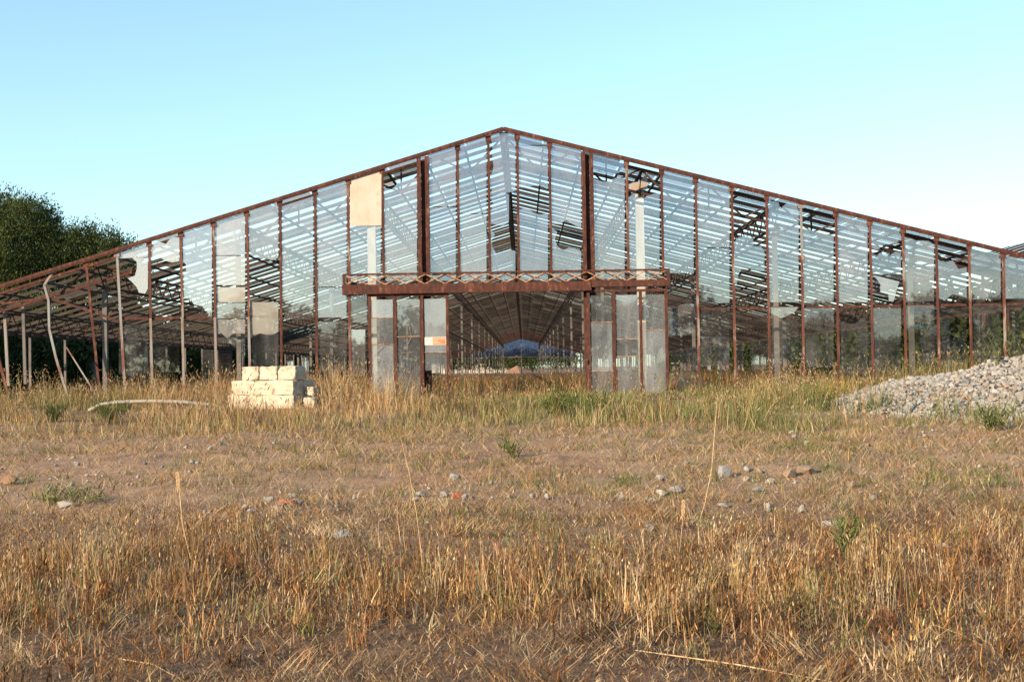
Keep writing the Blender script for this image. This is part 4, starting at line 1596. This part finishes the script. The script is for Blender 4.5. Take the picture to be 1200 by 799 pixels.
b.add([(-22.5, -0.5, 2.5), (-3.5, -0.5, 2.5), (-3.5, 8.5, 2.5), (-22.5, 8.5, 2.5), (-22.5, 4, 3.2), (-3.5, 4, 3.2)], [(0, 1, 5, 4), (2, 3, 4, 5), (0, 4, 3), (1, 2, 5), (3, 2, 1, 0)])
b.build('roof', TERRACOTTA, fw)
for x in np.arange(-19, -6, 5.2):
    MB().box((x, -0.05, 0.9), (x + 1.6, 0.03, 2.0)).build('window', GREYSTEEL, fw)
p = tree_px(604, 246)
b = MB()
for q in range(5):
    a0 = q * 1.25
    b.add([(math.cos(a0) * 3.4, math.sin(a0) * 2.4, -0.2), (math.cos(a0 + 1.25) * 3.4, math.sin(a0 + 1.25) * 2.4, -0.2), (0.3, 0, 1.5)], [(0, 1, 2)])
tag(b.build('earth_mound', EARTH, None, loc=p), 'reddish earth mound far beyond the doorway', 'mound')

# woodland across the field behind the viewpoint; the front panes mirror it
g_ = np.random.default_rng(77)
ns = 6000
wx = g_.uniform(-190, 130, ns)
wy = -95 + g_.normal(0, 4, ns)
top = 7.0 + 1.6 * np.sin(wx * 0.11) + 1.1 * np.sin(wx * 0.37 + 1) + 0.6 * np.sin(wx * 0.9)
wz = top * g_.random(ns) ** 0.7
N = ns * 10
sp = np.repeat(np.arange(ns), 10)
p = np.stack([wx, wy, wz], 1)[sp] + g_.normal(0, 0.5, (N, 3))
V = blades(p, np.full(N, 0.75), np.full(N, 0.5), g_.uniform(0, 6.28, N), g_.uniform(0, 1.2, N), g_.uniform(0, .3, N), palette(N, TC) * 0.55, None, 2)
tag(assemble('woodland', [V], LEAF), 'far-off dark wood across the field, mirrored low in the panes', 'wood', kind='stuff')


# hedgerows beside the long house; the right one added to darken the lower bays
for (x0, ya, yb, hh, lab) in ((-21.5, 38, 250, 3.5, 'far hedge mass along the left side of the house'), (27.0, 34, 250, 4.4, 'dark hedge mass added beyond the right side of the house')):
    ns = 2500
    wy = ya + (yb - ya) * g_.random(ns) ** 1.4
    wx = x0 + g_.normal(0, 0.9, ns)
    top = hh + 0.6 * np.sin(wy * 0.31) + 0.5 * np.sin(wy * 0.83 + 1)
    wz = top * g_.random(ns) ** 0.8
    sp = np.repeat(np.arange(ns), 14)
    N = len(sp)
    p = np.stack([wx, wy, wz], 1)[sp] + g_.normal(0, 0.4, (N, 3))
    V = blades(p, np.full(N, 0.5), np.full(N, 0.34), g_.uniform(0, 6.28, N), g_.uniform(0, 1.2, N), g_.uniform(0, .3, N), palette(N, TC) * 0.6, None, 2)
    tag(assemble('hedge_backdrop', [V], LEAF), lab, 'hedge', kind='stuff')

# ------------------------------------------------------------------ stones
def stone_data(seed, flat=0.7, n=13, squash=(1, 1, 1)):
    import bmesh
    g_ = np.random.default_rng(seed)
    bm = bmesh.new()
    d = g_.normal(0, 1, (n, 3))
    d /= np.linalg.norm(d, axis=1, keepdims=True)
    d *= g_.uniform(0.75, 1.05, (n, 1))
    d *= np.array([1, g_.uniform(0.65, 1), flat]) * np.array(squash)
    for q in d:
        bm.verts.new(q)
    bmesh.ops.convex_hull(bm, input=bm.verts)
    for v_ in [v_ for v_ in bm.verts if not v_.link_faces]:
        bm.verts.remove(v_)
    bmesh.ops.recalc_face_normals(bm, faces=bm.faces)
    bm.verts.index_update()
    me = bpy.data.meshes.new('stone')
    bm.to_mesh(me)
    V = np.array([v_.co[:] for v_ in bm.verts])
    T = np.array([[v_.index for v_ in f.verts] for f in bm.faces])
    bm.free()
    return me, V, T


HX, HY, HR, HRY, HH = 12.0, 24.2, 6.5, 4.9, 1.36


def heap_z(x, y):
    d = np.hypot((x - HX) / HR, (y - HY) / HRY)
    return height(x, y) + HH * np.clip(1 - d, 0, 1) * (1 + 0.05 * np.sin(x * 2.1) + 0.05 * np.sin(y * 2.7 + x)) - 0.03


heap = empty('stone_heap', (HX, HY, gz(HX, HY)))
tag(heap, 'broad heap of pale crushed stone at the right edge', 'stone heap')
nn = 44
tt = np.linspace(-1.03, 1.03, nn)
hx, hy = np.meshgrid(HX + tt * HR, HY + tt * HRY)
hv = np.stack([hx, hy, heap_z(hx, hy) - 0.02], -1).reshape(-1, 3) - np.array([HX, HY, gz(HX, HY)])
ii, jj = np.meshgrid(np.arange(nn - 1), np.arange(nn - 1))
a = (jj * nn + ii).ravel()
dq = np.hypot(tt[ii.ravel()], tt[jj.ravel()])
a = a[dq < 1.02]
quads = np.stack([a, a + 1, a + nn + 1, a + nn], 1)
CORE = solid('heap_core', [(0.3, (0.24, 0.22, 0.20)), (0.7, (0.40, 0.38, 0.35))], 9, 0.95, 0.6)
np_mesh('heap_core', hv, quads.ravel(), np.arange(len(quads)) * 4, np.full(len(quads), 4), CORE, None, heap)
SV = [stone_data(100 + k) for k in range(9)]
for me, _, _ in SV:
    me.materials.append(STONE)
pts = []
while len(pts) < 10500:
    x, y = rng.uniform(HX - HR * 1.12, HX + 1.5), rng.uniform(HY - HRY * 1.1, HY + 1.6)
    d = math.hypot((x - HX) / HR, (y - HY) / HRY)
    if d < 1.0 or (d < 1.15 and rng.random() < 0.35 * (1.15 - d) / 0.15):
        pts.append((x, y, d))
pts = np.array(pts)
siz = rng.lognormal(math.log(0.041), 0.45, len(pts))
siz = np.clip(siz, 0.016, 0.095)
seen = (pts[:, 0] / pts[:, 1] < 0.40) & (pts[:, 1] < HY + 0.6)
order = np.argsort(-(siz * seen))
mv, mt, mc, nvv = [], [], [], 0
o0 = np.array([HX, HY, gz(HX, HY)])
for rank, i in enumerate(order):
    x, y, _ = pts[i]
    s = siz[i]
    z = float(heap_z(x, y)) + s * 0.25
    rot = Euler((rng.uniform(-0.6, 0.6), rng.uniform(-0.6, 0.6), rng.uniform(0, 6.28)))
    kv = int(rng.integers(0, len(SV)))
    if rank < 300:
        o = link('stone', SV[kv][0], None, heap, loc=Vector((x, y, z)) - Vector(o0), rot=rot)
        o.scale = (s, s, s)
    else:
        M = np.array(rot.to_matrix())
        V = (SV[kv][1] * s) @ M.T + np.array([x, y, z]) - o0
        mv.append(V)
        mt.append(SV[kv][2] + nvv)
        nvv += len(V)
        mc.append(np.full((len(V), 3), rng.random()))
T = np.concatenate(mt)
o = np_mesh('small_stones', np.concatenate(mv), T.ravel(), np.arange(len(T)) * 3, np.full(len(T), 3), STONEMASS, np.concatenate(mc), heap)
o['kind'] = 'stuff'

# loose stones on the track: pixel of the centre, half-width in pixels, flatness, material, label
LOOSE = [
    (401, 630, 11, 0.7, ROCKGREY, 'dark grey angular stone at the edge of the stubble, left'),
    (753, 674, 14, 0.62, ROCKTAN, 'largest rounded stone, lying in the stubble right of centre'),
    (978, 616, 15, 0.35, ROCKPALE, 'long flat pale slab on the track beside the green weed'),
    (355, 713, 8, 0.7, ROCKTAN, 'small tan stone low in the left stubble'),
    (848, 556, 8, 0.9, ROCKGREY, 'pointed grey stone beside the tall curved stalk'),
    (774, 561, 6.5, 0.6, ROCKGREY, 'grey stone on the track, uppermost of the group left of the stalk'),
    (792, 575, 8, 0.6, ROCKGREY, 'wide grey stone of the group left of the stalk'),
    (774, 579, 6, 0.7, ROCKPALE, 'pale grey stone left of the wide grey one'),
    (763, 587, 5, 0.6, ROCKPALE, 'white chip in front of the stone group left of the stalk'),
    (847, 593, 7, 0.5, ROCKGREY, 'flat grey slab right of the stalk foot'),
    (900, 596, 4, 1.2, ROCKPALE, 'small upright white stone alone on the track'),
    (925, 556, 7, 0.85, ROCKTAN, 'round brown stone under the right bays'),
    (943, 552, 9, 0.6, ROCKTAN, 'broad tan stone right of the round brown one'),
    (902, 565, 7, 0.5, ROCKPALE, 'flat pale stone left of the round brown one'),
    (888, 574, 7, 0.4, ROCKGREY, 'flat bluish stone on the track right of the stalk'),
    (1000, 569, 7, 0.6, ROCKTAN, 'ochre stone on the right of the track'),
    (984, 578, 5, 0.6, ROCKTAN, 'small ochre stone left of the larger ochre one'),
    (760, 620, 6, 0.7, ROCKPALE, 'pale pinkish stone before the stubble, centre right'),
    (533, 560, 7, 0.7, ROCKGREY, 'grey stone above the orange brick piece'),
    (521, 580, 6, 0.6, ROCKGREY, 'grey stone touching left of the orange brick piece'),
    (516, 587, 5, 0.6, ROCKTAN, 'tan chip below left of the orange brick piece'),
    (546, 583, 5, 0.7, ROCKGREY, 'grey chip right of the orange brick piece'),
    (553, 585, 4, 0.7, ROCKTAN, 'brown chip second right of the orange brick piece'),
    (486, 586, 5, 0.6, ROCKPALE, 'white chip left of the brick rubble'),
    (494, 580, 6, 0.6, ROCKGREY, 'grey lump between white chip and brick rubble'),
    (343, 581, 5, 0.7, ROCKPALE, 'white stone above the red tile pieces'),
    (316, 588, 7, 0.7, ROCKPALE, 'pale stone left of the red tile pieces'),
    (326, 596, 6, 0.7, ROCKPALE, 'pale stone in front of the red tile pieces'),
    (296, 598, 6, 0.5, ROCKGREY, 'low grey stone leftmost beside the tile rubble'),
    (348, 590, 8, 0.5, ROCKGREY, 'dark flat stone right of the red tile pieces'),
    (276, 610, 6, 0.5, ROCKGREY, 'grey stone below left of the tile rubble'),
    (12, 564, 9, 0.6, EARTH, 'dark clod at the left edge of the track'),
    (78, 592, 11, 0.35, ROCKPALE, 'flat pale stone beside the green weed mat'),
    (1105, 640, 7, 0.5, ROCKGREY, 'grey stone showing through the right stubble'),
    (32, 690, 6, 0.5, ROCKPALE, 'pale chip in the far left stubble'),
]
for i, (u, v, hw, fl, m_, lab) in enumerate(LOOSE):
    p = on_ground(u, v + hw * fl * 0.5)
    s = 1.3 * hw / FPX * p.y
    me, _, _ = stone_data(300 + i, fl, 15 if i % 2 else 20)
    o = link('field_stone', me, m_, None, loc=p + Vector((0, 0, s * fl * 0.62)), rot=(rng.uniform(-.1, .1), rng.uniform(-.1, .1), rng.uniform(-0.4, 0.4)))
    o.scale = (s, s, s)
    tag(o, lab, 'stone', 'loose stones on the field')
p = on_ground(535, 584)
o = MB().box((-0.045, -0.04, -0.03), (0.045, 0.04, 0.055)).build('brick_fragment', BRICKRED, None, loc=p, rot=(0.15, 0.1, 0.3))
tag(o, 'orange broken brick piece among grey chips on the track', 'brick')
for (u, rz, lab) in ((333, 0.4, 'red curved tile piece, left of two'), (340, -0.3, 'red curved tile piece, right of two')):
    p = on_ground(u, 594)
    b = MB()
    for q in range(5):
        a0, a1 = math.pi * q / 5, math.pi * (q + 1) / 5
        r0, r1 = 0.07, 0.058
        b.add([(r0 * math.cos(a0), -.05, r0 * math.sin(a0)), (r0 * math.cos(a1), -.05, r0 * math.sin(a1)), (r1 * math.cos(a1), -.05, r1 * math.sin(a1)), (r1 * math.cos(a0), -.05, r1 * math.sin(a0)),
               (r0 * math.cos(a0), .05, r0 * math.sin(a0)), (r0 * math.cos(a1), .05, r0 * math.sin(a1)), (r1 * math.cos(a1), .05, r1 * math.sin(a1)), (r1 * math.cos(a0), .05, r1 * math.sin(a0))],
              [(0, 1, 2, 3), (7, 6, 5, 4), (0, 4, 5, 1), (2, 6, 7, 3), (1, 5, 6, 2), (3, 7, 4, 0)])
    tag(b.build('roof_tile_fragment', BRICKRED, None, loc=p, rot=(0.1, 0.2, rz)), lab, 'tile')

# gravel bits trodden into the track, too small to pick apart
mv, mt, mc, nvv = [], [], [], 0
gx, gy = scatter(2200, 10.5, 21, 1.15)
for x, y in zip(gx, gy):
    if patch(x, y, 1.1, 91) < -0.1:
        continue
    kv = int(rng.integers(0, len(SV)))
    sz = float(np.clip(rng.lognormal(math.log(0.016), 0.6), 0.008, 0.06))
    V = (SV[kv][1] * sz) @ np.array(Euler((rng.uniform(0, 1), rng.uniform(0, 1), rng.uniform(0, 6.28))).to_matrix()).T + np.array([x, y, gz(x, y) + sz * 0.4])
    mv.append(V)
    mt.append(SV[kv][2] + nvv)
    nvv += len(V)
    mc.append(np.full((len(V), 3), rng.random()))
T = np.concatenate(mt)
tag(np_mesh('gravel_bits', np.concatenate(mv), T.ravel(), np.arange(len(T)) * 3, np.full(len(T), 3), STONEMASS, np.concatenate(mc)), 'small gravel bits trodden into the bare track', 'gravel', kind='stuff')

# ------------------------------------------------------------------ stack of stone blocks
ANG = R(-24)
base = survey(344, 478, 25.6)
base.z = gz(base.x, base.y) - 0.04
ex, ey = Vector((math.cos(ANG), math.sin(ANG), 0)), Vector((-math.sin(ANG), math.cos(ANG), 0))


def block(off, size, lab, seed, rz=0.0):
    """quarried block with chipped edges; off is measured from the front right foot of the stack"""
    import bmesh
    g_ = np.random.default_rng(seed)
    bm = bmesh.new()
    bmesh.ops.create_cube(bm, size=1)
    bmesh.ops.scale(bm, vec=size, verts=bm.verts)
    bmesh.ops.bevel(bm, geom=bm.edges, offset=0.010, segments=1, affect='EDGES')
    bmesh.ops.subdivide_edges(bm, edges=[e for e in bm.edges if e.calc_length() > 0.1], cuts=5, use_grid_fill=True)
    for v_ in bm.verts:
        edge = sum(abs(abs(v_.co[k]) - size[k] / 2) < 0.03 for k in range(3))
        a_ = 0.003 if edge < 2 else 0.007
        v_.co += Vector(g_.normal(0, a_, 3))
    for _ in range(2):                                   # knocked-off corners
        c_ = Vector([g_.choice((-1, 1)) * size[k] / 2 for k in range(3)])
        r_ = g_.uniform(0.04, 0.11)
        for v_ in bm.verts:
            d_ = (v_.co - c_).length
            if d_ < r_:
                v_.co -= c_.normalized() * (r_ - d_) * 0.55
    me = bpy.data.meshes.new('stone_block')
    bm.to_mesh(me)
    bm.free()
    c = base + ex * off[0] + ey * off[1] + Vector((0, 0, off[2]))
    o = link('stone_block', me, TUFF, None, loc=c, rot=(0, 0, ANG + rz))
    tag(o, lab, 'stone block', 'stacked stone blocks')
    return o


H = 0.285
names = {0: 'bottom', 1: 'middle'}
for row in (0, 1):
    z = H * (row + 0.5) + 0.006 * row + 0.02
    L = [1.62] if row == 0 else [1.52]
    xcur = 0.0
    for k in range(1):
        where = 'long front'
        for dy in (0, 1):
            if dy == 1 and k > 0:
                continue
            lab = f'long cream block in the {names[row]} row of the stone stack' if dy == 0 else f'long block at the rear of the {names[row]} row in the stone stack'
            block((xcur - L[k] / 2 + 0.003, 0.19 + dy * 0.385, z), (L[k] - 0.008, 0.375, H), lab, row * 10 + k + 5 * dy, rng.normal(0, 0.008))
        xcur -= L[k]
z = 2 * H + 0.034 + H * 0.5
xcur = 0.02
for k, (L, lab) in enumerate(((0.44, 'half shaded block, rightmost of the top row in the stone stack'), (0.44, 'second block from right in the top row of the stone stack'), (0.42, 'third block from right in the top row of the stone stack'))):
    block((xcur - L / 2, 0.25, z), (L - 0.02, 0.36, H - 0.01), lab, 50 + k, rng.normal(0, 0.03))
    xcur -= L + 0.012
block((0.22, 0.30, 0.12), (0.22, 0.3, 0.26), 'small grey block leaning right of the stone stack', 61, 0.3)
block((0.17, 0.42, 0.37), (0.15, 0.2, 0.18), 'tiny bluish block on top of the small grey one', 62, 0.1)

# pale bent pipe on the ground before the left bays
pp = [survey(u, v, 26.4) for (u, v) in ((104, 481), (118, 474), (140, 471), (175, 470), (215, 471), (245, 474), (270, 480))]
mid = pp[3].copy()
pp = [p - mid for i, p in enumerate(pp)]
tag(MB().tube(pp, 0.04, 8).build('bent_pipe', PIPEPALE, None, loc=mid, smooth=True), 'pale bent pipe lying in grass left of the stone stack', 'pipe')

# glass sheet fallen outside, right of the door
q = [F(799, 426, 29.57), F(822, 441, 29.58), F(832, 462, 29.60), F(791, 466, 29.60)]
c = sum(q, Vector()) / 4
b = MB()
b.plate([p - c for p in q], (0, 0.005, 0.002))
tag(b.build('fallen_glass_sheet', GLASSLOW, None, loc=c), 'broken glass sheet fallen askew right of the door', 'glass sheet')
# rubble lump inside that bay
me, _, _ = stone_data(800, 0.9, 90)
o = link('rubble_lump', me, EARTH, None, loc=(F(794, 430, 31.0).x, 31.0, 0.22))
o.scale = (0.34, 0.34, 0.38)
tag(o, 'brown rubble lump inside the bay right of the door', 'rubble')
